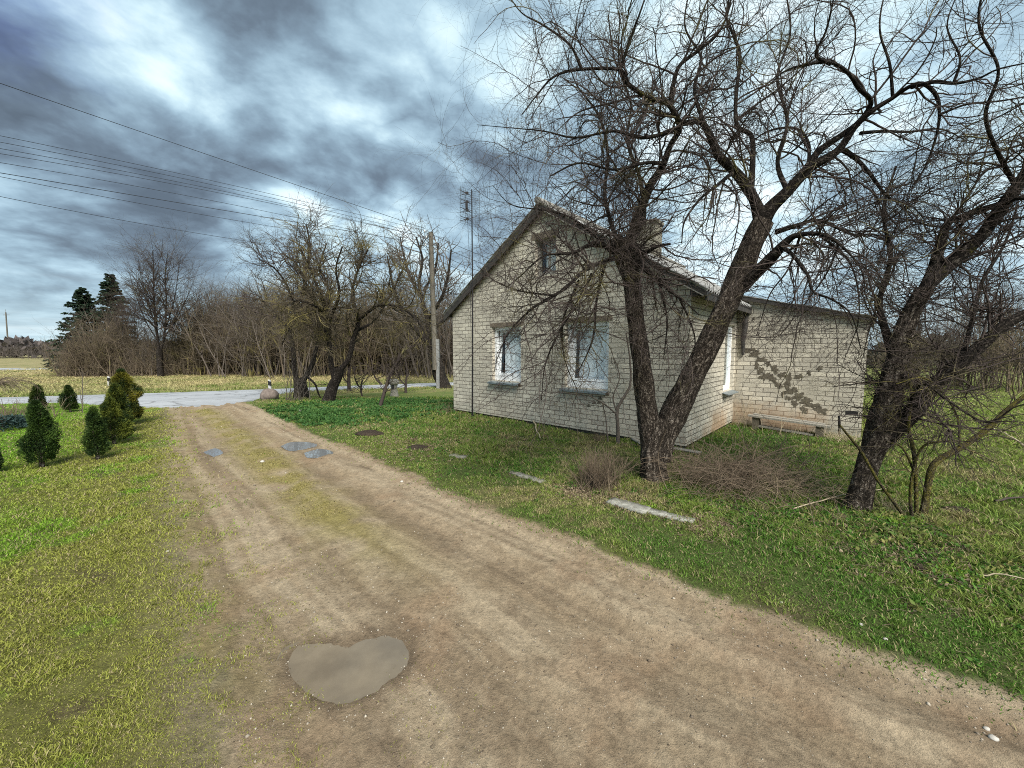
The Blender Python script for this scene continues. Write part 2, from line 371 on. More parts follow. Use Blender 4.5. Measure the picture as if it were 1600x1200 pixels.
M['polebase'] = m_noisy('pole_concrete', (.20, .205, .20), (.30, .305, .30), 8, .85, .15, .006)
M['darkmetal'] = mat('dark_metal', (.02, .02, .022), .5, .4, .6)
M['grid'] = mat('grey_wire', (.10, .12, .13), .5, .4, .6)
M['porcelain'] = mat('porcelain', (.6, .6, .58), .3, .5)
M['wire'] = mat('cable', (.025, .028, .035), .6, .3)
M['white'] = mat('white_marker', (.5, .5, .49), .6, .3)
M['black'] = mat('black_marker', (.02, .02, .02), .6, .3)
M['stone'] = m_noisy('field_stone', (.15, .12, .105), (.26, .21, .18), 9, .85, .2, .01)
M['pebble'] = m_noisy('pebble', (.42, .38, .32), (.62, .60, .55), 9, .8, .2, .002)

def fn_bark(t, b, lich=.62, cols=((.022, .017, .014), (.15, .12, .098), (.36, .32, .275)), lc=(.24, .20, .03), sc=1.0):
    uv = t.new('ShaderNodeTexCoord').outputs['UV']; ob = obj_co(t)
    w = t.new('ShaderNodeVectorMath', operation='SCALE', ins={0: t.new('ShaderNodeVectorMath', operation='SUBTRACT', ins={0: t.noise(ob, 9, 4, .65, 0, 'Color'), 1: (.5, .5, .5)}).outputs[0], 'Scale': .10}).outputs[0]
    uw = t.new('ShaderNodeVectorMath', operation='ADD', ins={0: uv, 1: w}).outputs[0]
    def ridged(sx, sy, seed):
        mp = t.new('ShaderNodeMapping', ins={'Scale': (sx*sc, sy*sc, 1), 'Location': (seed, seed*2, seed)}); t.l.new(uw, mp.inputs[0])
        return t.math('ABSOLUTE', t.math('MULTIPLY', t.math('SUBTRACT', t.noise(mp.outputs[0], 1.0, 4, .6, .4), .5), 2.0))
    a = t.ramp(ridged(42, 7, 1.3), [(.0, 0.0), (.22, 1.0)]); c_ = t.ramp(ridged(16, 26, 5.1), [(.0, .25), (.12, 1.0)]); e = ridged(110, 30, 9.7)
    f = t.noise(ob, 75, 5, .7)
    hgt = t.math('MULTIPLY', t.math('MULTIPLY', a, c_), t.math('ADD', .65, t.math('MULTIPLY', e, .8)))
    c = t.ramp(t.math('ADD', hgt, t.math('MULTIPLY', t.math('SUBTRACT', f, .5), .7)), [(.05, cols[0]), (.55, cols[1]), (1.05, cols[2])])
    l = t.ramp(t.noise(ob, 2.3, 5, .7), [(lich, 0.0), (lich+.08, .85)]); l = t.math('MULTIPLY', l, t.ramp(f, [(.38, 0.0), (.55, 1.0)]))
    c = t.mix(l, c, lc); bc(t, b, c)
    bump(t, b, t.math('ADD', hgt, t.math('MULTIPLY', f, .35)), .02, 1.0)
M['bark'] = mat('furrowed_bark', (.1, .08, .06), .92, .1, fn=lambda t, b: fn_bark(t, b, cols=((.018, .014, .011), (.15, .122, .098), (.42, .37, .31))))
M['bark_dark'] = mat('dark_bark', (.05, .04, .035), .92, .1, fn=lambda t, b: fn_bark(t, b, .60, ((.011, .009, .008), (.055, .046, .039), (.19, .165, .14)), (.17, .155, .035)))
M['bark_moss'] = mat('mossy_bark', (.1, .09, .04), .92, .1, fn=lambda t, b: fn_bark(t, b, .44, ((.035, .028, .02), (.12, .10, .065), (.22, .19, .12)), (.20, .18, .035)))
def fn_twig(c1, c2, lc, lo=.58):
    def fn(t, b):
        ob = obj_co(t); n = t.noise(ob, 1.6, 4, .65); f = t.noise(ob, 30, 3, .6)
        c = t.mix(f, c1, c2); c = t.mix(t.ramp(n, [(lo, 0.0), (lo+.1, .8)]), c, lc); bc(t, b, c)
    return fn
M['twig'] = mat('twig_bark', rough=.85, spec=.15, fn=fn_twig((.028, .021, .020), (.095, .075, .066), (.16, .145, .06), .56))
M['twig_gold'] = mat('lichen_twig', rough=.85, spec=.15, fn=fn_twig((.045, .036, .026), (.12, .10, .065), (.24, .205, .075), .52))
M['twig_grey'] = mat('grey_twig', rough=.85, spec=.15, fn=fn_twig((.06, .05, .043), (.19, .16, .135), (.16, .14, .09), .60))
M['twig_brown'] = mat('brown_twig', rough=.85, spec=.15, fn=fn_twig((.075, .058, .042), (.215, .17, .12), (.20, .18, .085), .56))
M['twig_red'] = mat('red_brown_twig', rough=.8, spec=.2, fn=fn_twig((.07, .05, .036), (.24, .185, .13), (.36, .30, .18), .58))
M['twig_straw'] = mat('dead_stalk', rough=.85, spec=.15, fn=fn_twig((.30, .24, .15), (.52, .45, .32), (.2, .15, .1), .62))

def fn_attr_rough(scale1, scale2, amt, dist):
    def fn(t, b):
        ob = obj_co(t); c = attr(t); n = t.noise(ob, scale1, 6, .65); f = t.noise(ob, scale2, 4, .7)
        g = t.math('ADD', t.math('MULTIPLY', t.math('SUBTRACT', n, .5), amt), t.math('ADD', 1.0, t.math('MULTIPLY', t.math('SUBTRACT', f, .5), amt*1.3)))
        m = t.new('ShaderNodeVectorMath', operation='SCALE', ins={0: c, 'Scale': g}).outputs[0]
        bc(t, b, m); bump(t, b, t.math('ADD', n, t.math('MULTIPLY', f, .7)), dist)
    return fn
M['ground'] = mat('grassy_soil', rough=.95, spec=.05, fn=fn_attr_rough(9, 60, 1.0, .02))
def fn_earth(t, b):
    ob = obj_co(t); at = t.new('ShaderNodeAttribute', attribute_name='Col'); c = at.outputs['Color']; tk = at.outputs['Alpha']
    n = t.noise(ob, 11, 6, .65); f = t.math('ADD', t.math('MULTIPLY', t.noise(ob, 34, 6, .75), .65), t.math('MULTIPLY', t.noise(ob, 170, 4, .8), .35)); amt = t.math('ADD', 1.3, t.math('MULTIPLY', tk, -.25))
    g = t.math('ADD', 1.0, t.math('MULTIPLY', amt, t.math('ADD', t.math('MULTIPLY', t.math('SUBTRACT', n, .5), .9), t.math('MULTIPLY', t.math('SUBTRACT', f, .5), 2.2))))
    base = t.new('ShaderNodeVectorMath', operation='SCALE', ins={0: c, 'Scale': g}).outputs[0]
    out = base
    for sc_, lo, gs in ((60.0, .80, 2.3), (130.0, .66, 1.1)):
        vo = t.new('ShaderNodeTexVoronoi', ins={'Scale': sc_}); t.l.new(ob, vo.inputs['Vector']); sep = t.new('ShaderNodeSeparateColor', ins={0: vo.outputs['Color']})
        st = t.ramp(vo.outputs['Distance'], [(.12, 1.0), (.22, 0.0)]); pick = t.ramp(sep.outputs[0], [(lo, 0.0), (lo+.05, 1.0)]); gm = t.ramp(t.noise(ob, gs, 4, .65), [(.42, .15), (.62, 1.0)])
        k = t.math('MULTIPLY', t.math('MULTIPLY', t.math('MULTIPLY', st, pick), gm), tk); out = t.mix(k, out, t.ramp(sep.outputs[1], [(.0, (.05, .037, .027)), (.5, (.22, .17, .12)), (1.0, (.52, .46, .36))]))
    bc(t, b, out); bump(t, b, t.math('ADD', n, t.math('MULTIPLY', f, 1.2)), .016)
M['earth'] = mat('grass_and_sand', rough=.93, spec=.08, fn=fn_earth)
def fn_asph(t, b):
    ob = obj_co(t); n = t.noise(ob, .5, 5, .6); f = t.noise(ob, 30, 4, .7); cr = t.new('ShaderNodeTexVoronoi', feature='DISTANCE_TO_EDGE', ins={'Scale': .55}); 
    ds = t.new('ShaderNodeVectorMath', operation='ADD', ins={0: ob, 1: t.noise(ob, 1.2, 4, .6, 0, 'Color')}); t.l.new(ds.outputs[0], cr.inputs['Vector'])
    c = t.mix(t.ramp(n, [(.35, 0.0), (.65, 1.0)]), (.30, .315, .33), (.40, .415, .43)); c = t.mix(t.math('MULTIPLY', f, .3), c, (.2, .2, .2)); c = t.mix(t.ramp(cr.outputs['Distance'], [(.0, .8), (.035, 0.0)]), c, (.12, .12, .12))
    bc(t, b, c); bump(t, b, f, .003)
M['asphalt'] = mat('worn_pale_asphalt', rough=.85, spec=.25, fn=fn_asph)
M['leaf'] = mat('plant_colour', rough=.7, spec=.15, fn=lambda t, b: bc(t, b, attr(t)))
def fn_blade(t, b):
    c = attr(t); o = [n for n in t.n if n.type == 'OUTPUT_MATERIAL'][0]; bc(t, b, c)
    tr = t.new('ShaderNodeBsdfTranslucent', ins={0: c}); mx = t.new('ShaderNodeMixShader', ins={0: .3, 1: b.outputs[0], 2: tr.outputs[0]}); t.l.new(mx.outputs[0], o.inputs[0])
M['blade'] = mat('grass_blade', rough=.6, spec=.15, fn=fn_blade)
def fn_water(t, b):
    ob = obj_co(t); bump(t, b, t.noise(ob, 9, 2, .5), .0006)
M['mudwater'] = mat('muddy_water', (.30, .25, .17), .04, .5, fn=lambda t, b: (fn_water(t, b), bc(t, b, t.mix(t.ramp(t.noise(obj_co(t), 4, 4, .6), [(.35, 0.0), (.65, 1.0)]), (.135, .108, .074), (.195, .158, .108)))))
M['mirrorwater'] = mat('mirror_puddle_water', (.13, .10, .07), .02, .9, fn=fn_water); M['mirrorwater'].node_tree.nodes['Principled BSDF'].inputs['IOR'].default_value = 3.0; M['mirrorwater'].node_tree.nodes['Principled BSDF'].inputs['Metallic'].default_value = .65; M['mirrorwater'].node_tree.nodes['Principled BSDF'].inputs['Base Color'].default_value = (.55, .58, .6, 1)  # pale metallic base put in to stand for bright sky reflected in the water
M['soil'] = m_noisy('dug_soil', (.035, .026, .020), (.09, .068, .05), 30, .95, .05, .02)

# ------------------------------------------------------------------ ground, track, road
def lawn_side(x, y):
    """True left of the track"""
    dl, _, _ = seg_dist(x, y, EL); dr, _, _ = seg_dist(x, y, ER); return dl < dr
def cover_color(x, y):
    """colour of the plant cover by place: returns (green-to-olive mean colour, straw fraction)"""
    x = np.asarray(x, float); y = np.asarray(y, float)
    n1 = fbm(x, y, .7, 4, 31); n2 = fbm(x, y, 2.3, 3, 41); n3 = fbm(x, y, 6, 3, 51)
    left = lawn_side(x, y)
    g_bright = np.array([.165, .310, .026]); g_olive = np.array([.265, .280, .058]); g_deep = np.array([.092, .185, .028]); g_mid = np.array([.185, .245, .050]); straw = np.array([.42, .35, .17]); brown = np.array([.13, .095, .055])
    dl, _, _ = seg_dist(x, y, EL)
    # left lawn: bright green away from the track and the camera, olive by the track and in the foreground
    k = sst(dl+.9*n1, .5, 1.9)*sst(y+1.2*n1, 2.0, 3.8)
    kk = sst(n2+.5*n1, .12, .5)*.8
    k = np.clip(k+kk*(1-k), 0, 1)[..., None]
    cl = g_olive*(1-k)+g_bright*k
    # right of the track
    q = np.clip(.5+1.1*n2+.6*n1, 0, 1)[..., None]; cr = g_deep*(1-q)+g_mid*q
    st = sst(n1*.8+n3*.6, .18, .5)[..., None]; cr = cr*(1-.55*st)+straw*.55*st*.8
    c = np.where(left[..., None], cl, cr)
    # beyond the road: dry straw with green streaks
    far = sst(y-(16.4+.43*(x+10.8)), -.5, .5)[..., None]*sst(y, 13, 14)[..., None]
    dband = y-(16.4+.43*(x+10.8))
    gs = (np.exp(-((dband-3.5)/4.0)**2)*1.1+sst(n1, -.15, .25)*.8)
    gs = np.clip(gs*(.6+.6*n2), 0, 1)[..., None]
    cf = np.array([.46, .40, .20])*(1-gs)+np.array([.17, .235, .050])*gs
    c = c*(1-far)+cf*far
    # far pasture on the right behind the house stays green
    rt = sst(x, 5, 8)[..., None]; cg = g_mid*1.1*(1-.35*st)+straw*.35*st; c = c*(1-rt)+cg*rt
    return c, st[..., 0]
def build_ground():
    fa = np.radians(np.concatenate([np.arange(-64, 64, .2)])); ca = np.radians(np.arange(64, 296, 4.0)); ang = np.concatenate([fa, ca])
    r = np.concatenate([[.35], .5*1.0125**np.arange(0, 585)]); r = r[r < 620]; r = np.append(r, 900)
    A, Rr = np.meshgrid(ang, r); X = Rr*np.sin(A); Y = Rr*np.cos(A); na = len(ang); nr = len(r)
    x = X.ravel(); y = Y.ravel(); z = h1(x, y)
    z += np.where(np.hypot(x, y) > 60, 0, 0)
    idx = np.arange(nr*na).reshape(nr, na); nx = np.roll(idx, -1, 1)
    Q = np.stack([idx[:-1], idx[1:], nx[1:], nx[:-1]], -1).reshape(-1, 4)
    cx = x[Q].mean(1); cy = y[Q].mean(1)
    near = np.hypot(cx, cy) < 24; ins = np.zeros(len(Q), bool)
    jx = cx+.10*fbm(cx, cy, 2.6, 4, 71); jy = cy+.10*fbm(cx, cy, 2.6, 4, 72)
    ins[near] = inpoly(jx[near], jy[near], TRK)
    V = np.stack([x, y, z], 1); V0 = np.array([[0, 0, float(h0(0, 0))-.02]])
    # colours
    C, st = cover_color(x, y); dl, dr, s = track_fields(x, y)
    C = C*.30+np.array([.075, .060, .036])*.50; C = C*np.where(np.hypot(x, y) > 14, 1.5, 1.0)[:, None]
    bn = fbm(x, y, 3.0, 4, 33); bare = sst(bn, .25, .55)[:, None]*np.where(np.hypot(x, y) < 16, 1, 0)[:, None]
    C = C*(1-.6*bare)+np.array([.075, .055, .038])*.6*bare
    wear = (np.exp(-(np.minimum(dl, dr)/.22)**2)*.8)[:, None]*(dl < dr)[:, None]; C = C*(1-wear)+np.array([.20, .165, .105])*wear
    # track colour: sand with pale dry streaks, damp brown patches, olive growth down the middle
    sand = np.array([.262, .200, .130]); pale = np.array([.335, .268, .182]); damp = np.array([.180, .134, .088]); red = np.array([.245, .165, .103]); olive = np.array([.205, .175, .052]); grey = np.array([.250, .210, .155])
    T = np.tile(sand, (len(x), 1))
    def blend(T, c, w): return T*(1-w[:, None])+c*w[:, None]
    st1 = vnoise(dr*5.0+.25*fbm(x, y, 1, 2, 3), s*.22, seed=61)+.5*vnoise(dr*13+.2*fbm(x, y, 2, 2, 3), s*.5, seed=60)+.35*fbm(x, y, 7, 3, 62)
    dd = np.minimum(dr, 2.6)+0; T = blend(T, pale, np.clip(.95*sst(st1, .0, .6), 0, 1)*sst(3.2-dr, -.6, .5)); st2 = vnoise(dl*6+.25*fbm(x, y, 1, 2, 33), y*.25, seed=161)+.6*vnoise(dl*15, y*.6, seed=160)+.35*fbm(x, y, 7, 3, 162); T = blend(T, pale, .6*sst(st2, .1, .9)*sst(1.9-dl, -.3, .5)); T = blend(T, damp, .5*sst(-st2, .2, .9)*sst(1.9-dl, -.3, .5)); st3 = vnoise(dr*26, s*.9, seed=260); T = blend(T, damp, .55*sst(st3, .15, .7)*sst(3.0-dr, -.6, .5))
    T = blend(T, damp*.9, .55*sst(-st1, .15, .8)*sst(2.6-dr, -.6, .5))
    T = blend(T, damp, .40*sst(vnoise(dr*3.1, s*.35, seed=63)+.35*fbm(x, y, 4, 3, 64), .1, .7)*sst(2.6-dr, -.6, .5))
    T = blend(T, red, .45*sst(fbm(x, y, 2.1, 5, 65), .05, .45)); T = blend(T, pale, .40*sst(fbm(x, y, 4.1, 6, 66), .12, .45)); T = blend(T, damp, .45*sst(fbm(x, y, 5.3, 6, 166), .12, .45)); T = blend(T, grey, .55*sst(fbm(x, y, .8, 4, 67), .1, .4)*sst(dr, 1.6, 2.6))
    mid_l = pl([(318, 640), (362, 672), (400, 705), (450, 750), (520, 805), (590, 858), (650, 910), (700, 960)])
    dm, sm, _ = seg_dist(x, y, mid_l); fade = sst(np.hypot(x, y), 2.2, 4.5)
    T = blend(T, olive, .85*fade*np.exp(-(dm/(.30+.1*fbm(x, y, 1.5, 3, 68)))**2)*np.clip(.75+1.2*fbm(x, y, 3.5, 4, 69), 0, 1))
    T = blend(T, olive*.9, .5*np.exp(-(dl/.25)**2)*np.clip(.6+fbm(x, y, 4, 3, 70), 0, 1))
    wet = np.zeros(len(x))
    for k, L in PUDW.items():
        d, _, _ = seg_dist(x, y, np.vstack([L, L[:1]])); wet = np.maximum(wet, np.where(inpoly(x, y, L), 1, np.exp(-(d/.07)**2)))
    T = blend(T, damp*.75, .85*wet)
    ck = np.exp(-((dr-.28)/.018)**2)*sst(vnoise(s*1.1, s*0, seed=90)+.15*vnoise(s*7, s*0, seed=91), 0, .35)*sst(7-s+6, 0, 1); T = blend(T, np.array([.06, .045, .03]), .7*ck)
    inn = inpoly(x, y, TRK); sd_ = np.where(inn, 1, -1)*np.minimum(dl, dr); nn = fbm(x, y, 2.4, 4, 71); n2_ = fbm(x, y, 11, 3, 73)
    tk = np.where(dl < dr, sst(sd_+.13*nn+.16*n2_, -.07, .06), sst(sd_+.10*nn+.08*n2_, -.06, .05))
    tk = np.where(np.hypot(x, y) < 24, tk, 0); X_ = C*(1-tk[:, None])+T*tk[:, None]; C = T = np.c_[X_, tk]
    for name, sel, colr, m in (('ground', ~ins, C, M['earth']), ('dirt_track', ins, T, M['earth'])):
        f = Q[sel]; uq, inv = np.unique(f, return_inverse=True)
        o = mk(name, V[uq], [inv.reshape(-1, 4)], m, None, True, None, colr[uq])
        tag(o, {'ground': 'grassy ground with lawn on the left and rough weedy verge on the right', 'dirt_track': 'sandy brown dirt track with ruts and an olive strip down its middle'}[name], {'ground': 'ground', 'dirt_track': 'track'}[name], kind='structure')
build_ground()

def strip(name, A, B, n, dz, m, label, cat):
    def rs(L, n):
        s = np.concatenate([[0], np.cumsum(np.hypot(*np.diff(L, axis=0).T))]); q = np.linspace(0, s[-1], n); return np.stack([np.interp(q, s, L[:, i]) for i in (0, 1)], 1)
    a = rs(A, n); b = rs(B, n); K = 9; t = np.linspace(0, 1, K)[None, :, None]
    P = a[:, None]*(1-t)+b[:, None]*t; x = P[..., 0].ravel(); y = P[..., 1].ravel()
    jit = .10*fbm(x, y, 1.3, 3, 77); y = y+np.where(np.tile(np.arange(K), n) % (K-1) == 0, jit, 0)
    z = h1(x, y)+dz; z = z+np.where(np.tile(np.arange(K), n) % (K-1) == 0, -.03, 0)
    idx = np.arange(n*K).reshape(n, K); Q = np.stack([idx[:-1, :-1], idx[1:, :-1], idx[1:, 1:], idx[:-1, 1:]], -1).reshape(-1, 4)
    o = mk(name, np.stack([x, y, z], 1), [Q], m, None, True); tag(o, label, cat, kind='structure')
a_ = RF[:].copy()
strip('road', np.vstack([RN[0]-(RN[1]-RN[0])*1.5, RN, RN[-1]+(RN[-1]-RN[-2])*1.5]), np.vstack([RF[0]-(RF[1]-RF[0])*1.5, RF, RF[-1]+(RF[-1]-RF[-2])*1.5]), 240, .028, M['asphalt'], 'pale grey worn asphalt road crossing behind the track', 'road')
rl = np.array([G(-150, 580)[:2], G(0, 579)[:2], G(50, 578)[:2], G(80, 577)[:2]]); rl2 = np.array([G(-150, 576)[:2], G(0, 575.5)[:2], G(50, 575.5)[:2], G(80, 576.5)[:2]])
strip('side_road', rl, rl2, 20, .05, M['asphalt'], 'short pale stretch of road far away on the left beyond the mound', 'road')

def outline(L, n=64, jit=.012):
    L = np.vstack([L, L[:1]]); Q = resample(np.c_[L, np.zeros(len(L))], np.zeros(len(L)), n)[0][:-1, :2]
    c = Q.mean(0); a = np.arctan2(*(Q-c).T); k = 1+jit*vnoise(a*6, a*0+c[0], seed=4)+jit*vnoise(a*17, a*0+c[1], seed=8); return c+(Q-c)*k[:, None]
def puddle(key, m, label, dz):
    L = outline(PUDW[key], 140, .0); c = L.mean(0); L = c+(L-c)*(1+.06/np.hypot(*(L-c).T).mean()); z = float(h0(*c))
    dlp, drp, sp_ = track_fields(np.array([c[0]]), np.array([c[1]]))
    rim = h1(L[:, 0], L[:, 1]); z = float(np.median(rim))+dz
    V = np.vstack([np.c_[L, np.full(len(L), z)], [[c[0], c[1], z]]]); n = len(L); i = np.arange(n)
    # fan split in rings keeps the sheet flat
    o = mk('puddle', V, [np.stack([i, (i+1) % n, np.full(n, n)], 1)], m); tag(o, label, 'puddle', kind='structure')
puddle('big', M['mudwater'], 'muddy heart-shaped puddle in the foreground of the dirt track', -.004)
puddle('far', M['mirrorwater'], 'larger mirror-like puddle in the far right rut of the track', .001)
puddle('small', M['mirrorwater'], 'smaller mirror-like puddle just in front of the larger far one', .001)
puddle('damp', M['mirrorwater'], 'tiny puddle in the left rut of the track', .001)

# ------------------------------------------------------------------ the brick house (house frame: x along the gable, y back, z up)
HA = np.array([-1.6033, 10.468, 0.0]); av = np.array([.7387, -.6740, 0]); rv = np.array([.6740, .7387, 0])
ROT = math.atan2(av[1], av[0])
def HP(s, t, z): return HA+av*s+rv*t+np.array([0, 0, z])
def to_house(x, y): dx = x-HA[0]; dy = y-HA[1]; return dx*av[0]+dy*av[1], dx*rv[0]+dy*rv[1]
def build_house():
    H = empty('brick_house', HA, ROT); tag(H, 'cream brick house with a steep gable, white windows and a lower lean-to on its right', 'house')
    W, T, Z0, ZE, ZP, WD = 6.12, .25, .05, 2.66, 4.62, 3.06; LEN = 8.4
    sl = (ZP-ZE)/WD
    top = lambda s: ZE+sl*(s if s < WD else W-s)
    w = MB()
    opens = [(1.51, 2.44, .93, 2.22), (2.85, 3.40, 3.26, 4.03), (3.66, 4.66, .90, 2.22)]
    br = sorted({0, W, WD} | {q for o in opens for q in o[:2]})
    for a, b in zip(br[:-1], br[1:]):
        cuts = [(o[2], o[3]) for o in opens if o[0] <= a+1e-6 and o[1] >= b-1e-6]
        z = Z0
        for lo, hi in cuts: w.box(a, b, 0, T, z, lo); z = hi
        w.box(a, b, 0, T, z, top(a), top(b))
    w.build('gable_wall', M['brick_clean'], H)
    w = MB(); zt = 2.62      # side wall on the right, with one opening
    for a, b, z0, z1 in ((T, 2.2, Z0, zt), (2.2, 2.98, Z0, .80), (2.2, 2.98, 2.2, zt), (2.98, LEN, Z0, zt)):
        w.box(W-T, W, a, b, z0, z1)
    w.build('side_wall', M['brick'], H)
    w = MB(); w.box(0, T, T, LEN, Z0, zt); w.build('far_side_wall', M['brick'], H)
    w = MB(); w.box(T, WD, LEN-T, LEN, Z0, top(T), top(WD)); w.box(WD, W-T, LEN-T, LEN, Z0, top(WD), top(W-T)); w.build('back_wall', M['brick'], H)
    f = MB(); f.box(.05, W-.05, .05, LEN-.05, -.5, Z0-.004); f.box(W, W+2.12, 3.17, 6.6, -.5, Z0-.004); f.build('foundation', M['found'], H)
    # lean-to
    A0, A1, AT, AL = W, W+2.17, 3.12, 6.6
    w = MB(); zt0, zt1 = 2.80, 2.22
    w.box(A0+.002, A1, AT, AT+T, Z0-.35, zt0, zt1)
    lw = w.build('lean_to_wall', M['brick'], H)
    w = MB(); w.box(A1-T, A1, AT+T, AL, Z0-.3, zt1); w.box(A0+.002, A1-T, AL-T, AL, Z0-.3, zt0, zt1+.06); w.build('lean_to_side_wall', M['brick'], H)
    v = MB(); v.box(A1-.24, A1-.06, AT-.004, AT+.02, .42, .50); v.build('vent_hole_shade', M['room'], lw)  # solid dark box; the shade inside the vent is put into its colour
    # dark missing brick and strip of tar in the corner
    v = MB(); v.tube([(A0+.16, AT-.02, 2.70), (A0+.17, AT-.05, 2.2), (A0+.14, AT-.04, 1.9), (A0+.15, AT-.03, 1.55)], np.array([.05, .06, .05, .025]), 7); v.build('hanging_tar_felt', M['fascia'], lw, True)
    # cement patches running diagonally over the lean-to wall
    rg = np.random.default_rng(5)
    spots = [(0.25, 1.66, .13, .05), (.36, 1.58, .12, .06), (.48, 1.46, .08, .06), (.40, 1.33, .05, .07), (.48, 1.22, .07, .07), (.56, 1.10, .08, .09), (.60, 1.38, .06, .05), (.72, 1.26, .07, .08), (.69, 1.06, .08, .08), (.84, 1.14, .06, .07), (.80, .92, .07, .07), (.96, 1.05, .065, .12), (.93, .92, .05, .06),
             (1.02, .82, .10, .08), (1.14, .72, .11, .07), (1.26, .63, .12, .06), (1.38, .55, .11, .06), (1.50, .46, .09, .08), (.98, .66, .05, .05), (.88, .74, .03, .06), (1.08, .56, .06, .06), (1.24, .44, .05, .08), (1.12, 1.12, .06, .06), (1.28, 1.20, .03, .05), (1.44, 1.30, .04, .05), (.30, 2.35, .03, .03)]
    for i, (s, z, rx, rz) in enumerate(spots):
        n = 36; an = np.arange(n)/n*2*np.pi; k = rg.uniform(.75, 1.15, n)*(1+.28*np.cos(an*2+rg.uniform(0, 6))+.22*np.cos(an*5+rg.uniform(0, 6))); px = A0+s*1.04+rx*k*np.cos(an); pz = z+rz*k*np.sin(an)
        q = MB(); fr = np.stack([px, np.full(n, AT-.004), pz], 1); bk = np.stack([px*1.0, np.full(n, AT+.004), pz], 1); c = [[A0+s*1.04, AT-.007, z]]
        V = np.vstack([fr, bk, c]); j = np.arange(n); q.add(V, np.stack([(j+1) % n, j, np.full(n, 2*n)], 1)); q.add(V, np.stack([j, (j+1) % n, (j+1) % n+n, j+n], 1)); q.build('mortar_patch', M['patch'], lw)
    for s, z in ((4.45, .70), (4.32, .60), (4.20, .53), (4.42, .61)):     # scars below the second window
        q = MB(); q.add([(s, -.003, z), (s+.10, -.003, z), (s+.05, -.003, z+.08), (s, .002, z), (s+.10, .002, z), (s+.05, .002, z+.08)], [[0, 1, 2]]); q.build('chipped_brick', M['patch'], H)
    # roof: corrugated sheets
    def sheet(x0, z0, x1, z1, y0, y1, th=.012, amp=.022, pitch=.13):
        n = int((y1-y0)/pitch*8); y = np.linspace(y0, y1, n); K = 26; u = np.linspace(0, 1, K); nx_, nz_ = -(z1-z0), (x1-x0); L = math.hypot(nx_, nz_); nx_, nz_ = nx_/L, nz_/L
        if nz_ < 0: nx_, nz_ = -nx_, -nz_
        step = .016*((u*L/1.15) % 1)
        V = []
        for off in (0, -th):
            o = amp*np.cos(2*np.pi*(y-y0)/pitch)[None, :]-step[:, None]+off+.006*vnoise(u[:, None]*6+0*y[None], y[None]*2+0*u[:, None], seed=3)
            V.append(np.stack([x0+(x1-x0)*u[:, None]+nx_*o, np.broadcast_to(y[None], o.shape), z0+(z1-z0)*u[:, None]+nz_*o], -1).reshape(-1, 3))
        V = np.vstack(V); g = np.arange(K*n).reshape(K, n); q = np.stack([g[:-1, :-1], g[1:, :-1], g[1:, 1:], g[:-1, 1:]], -1).reshape(-1, 4)
        b = MB(); b.add(V, np.vstack([q, q[:, ::-1]+K*n]))
        for ed in (g[0], g[-1], g[:, 0], g[:, -1]): b.add(V, np.stack([ed[:-1], ed[1:], ed[1:]+K*n, ed[:-1]+K*n], 1))
        return b
    OV = .27; OL = .22; VG = -.13; RT = .12
    xr, zr = W+OV, ZE+RT-sl*OV; xl, zl = -OL, ZE+RT-sl*OL; zp = ZP+RT
    R1 = sheet(WD-.02, zp, xr, zr, VG-.03, LEN+.15).build('right_roof_slope', M['roof'], H, True)
    R2 = sheet(WD+.02, zp, xl, zl, VG-.03, LEN+.15).build('left_roof_slope', M['roof'], H, True)
    rc = MB(); rc.tube([(WD, y, zp+.015) for y in np.linspace(VG-.06, LEN+.2, 30)], np.full(30, .075), 12); rc.tube([(WD, VG-.075, zp+.012), (WD, VG-.06, zp+.015)], np.array([.005, .075]), 12); rc.build('ridge_cap', M['paleboard'], H, True)
    def board(x0, z0, x1, z1, y0, y1, h0_, h1_):   # plank following the slope: from h0_ to h1_ below the sheet
        b = MB(); b.hexa([(x0, y0, z0-h1_), (x1, y0, z1-h1_), (x1, y1, z1-h1_), (x0, y1, z0-h1_), (x0, y0, z0-h0_), (x1, y0, z1-h0_), (x1, y1, z1-h0_), (x0, y1, z0-h0_)]); return b
    board(xl, zl, WD-.002, zp, VG, VG+.03, .045, .20).build('verge_board', M['fascia'], H)
    board(WD+.002, zp, xr, zr, VG, VG+.03, .045, .115).build('verge_board', M['fascia'], H)
    board(WD+.002, zp, xr-.05, zr+.05*sl, VG-.010, VG+.016, .118, .138).build('verge_trim', M['paleboard'], H)
    for s0, s1, z0_, z1_ in ((xl, WD, zl, zp), (WD, xr, zp, zr)):
        board(s0, z0_, s1, z1_, VG+.035, .0-.003, .05, .08).build('soffit', M['fascia'], H)
    board(W, ZE+RT, xr, zr, .0, LEN, .05, .08).build('eave_soffit', M['fascia'], H)
    board(0, ZE+RT, xl, zl, .0, LEN, .05, .08).build('eave_soffit', M['fascia'], H)
    b = MB(); b.box(xr-.03, xr, VG+.03, LEN, zr-.16, zr-.03); b.build('eave_board', M['fascia'], H)
    b = MB(); b.box(W+.005, W+.13, -.09, .06, ZE-.13, ZE-.01); b.build('purlin_end', M['fascia'], H)
    # chimney on the ridge
    cx, cy = WD+.12, 5.0
    b = MB(); b.box(cx-.34, cx+.34, cy-.28, cy+.28, 4.1, 5.42); ch = b.build('chimney', M['chimney'], H)
    b = MB(); b.box(cx-.38, cx+.38, cy-.32, cy+.32, 5.424, 5.50); b.build('chimney_cap', M['chimney'], ch)
    # lean-to roof
    ra = A0-.05; x1 = A1+.10; z0_ = zt0+.03; sl2 = (zt0-zt1)/(A1-A0); z1_ = z0_-sl2*(x1-ra)
    sheet(ra, z0_+.05, x1, z1_+.05, AT-.10, AL+.1).build('lean_to_roof', M['roof'], H, True)
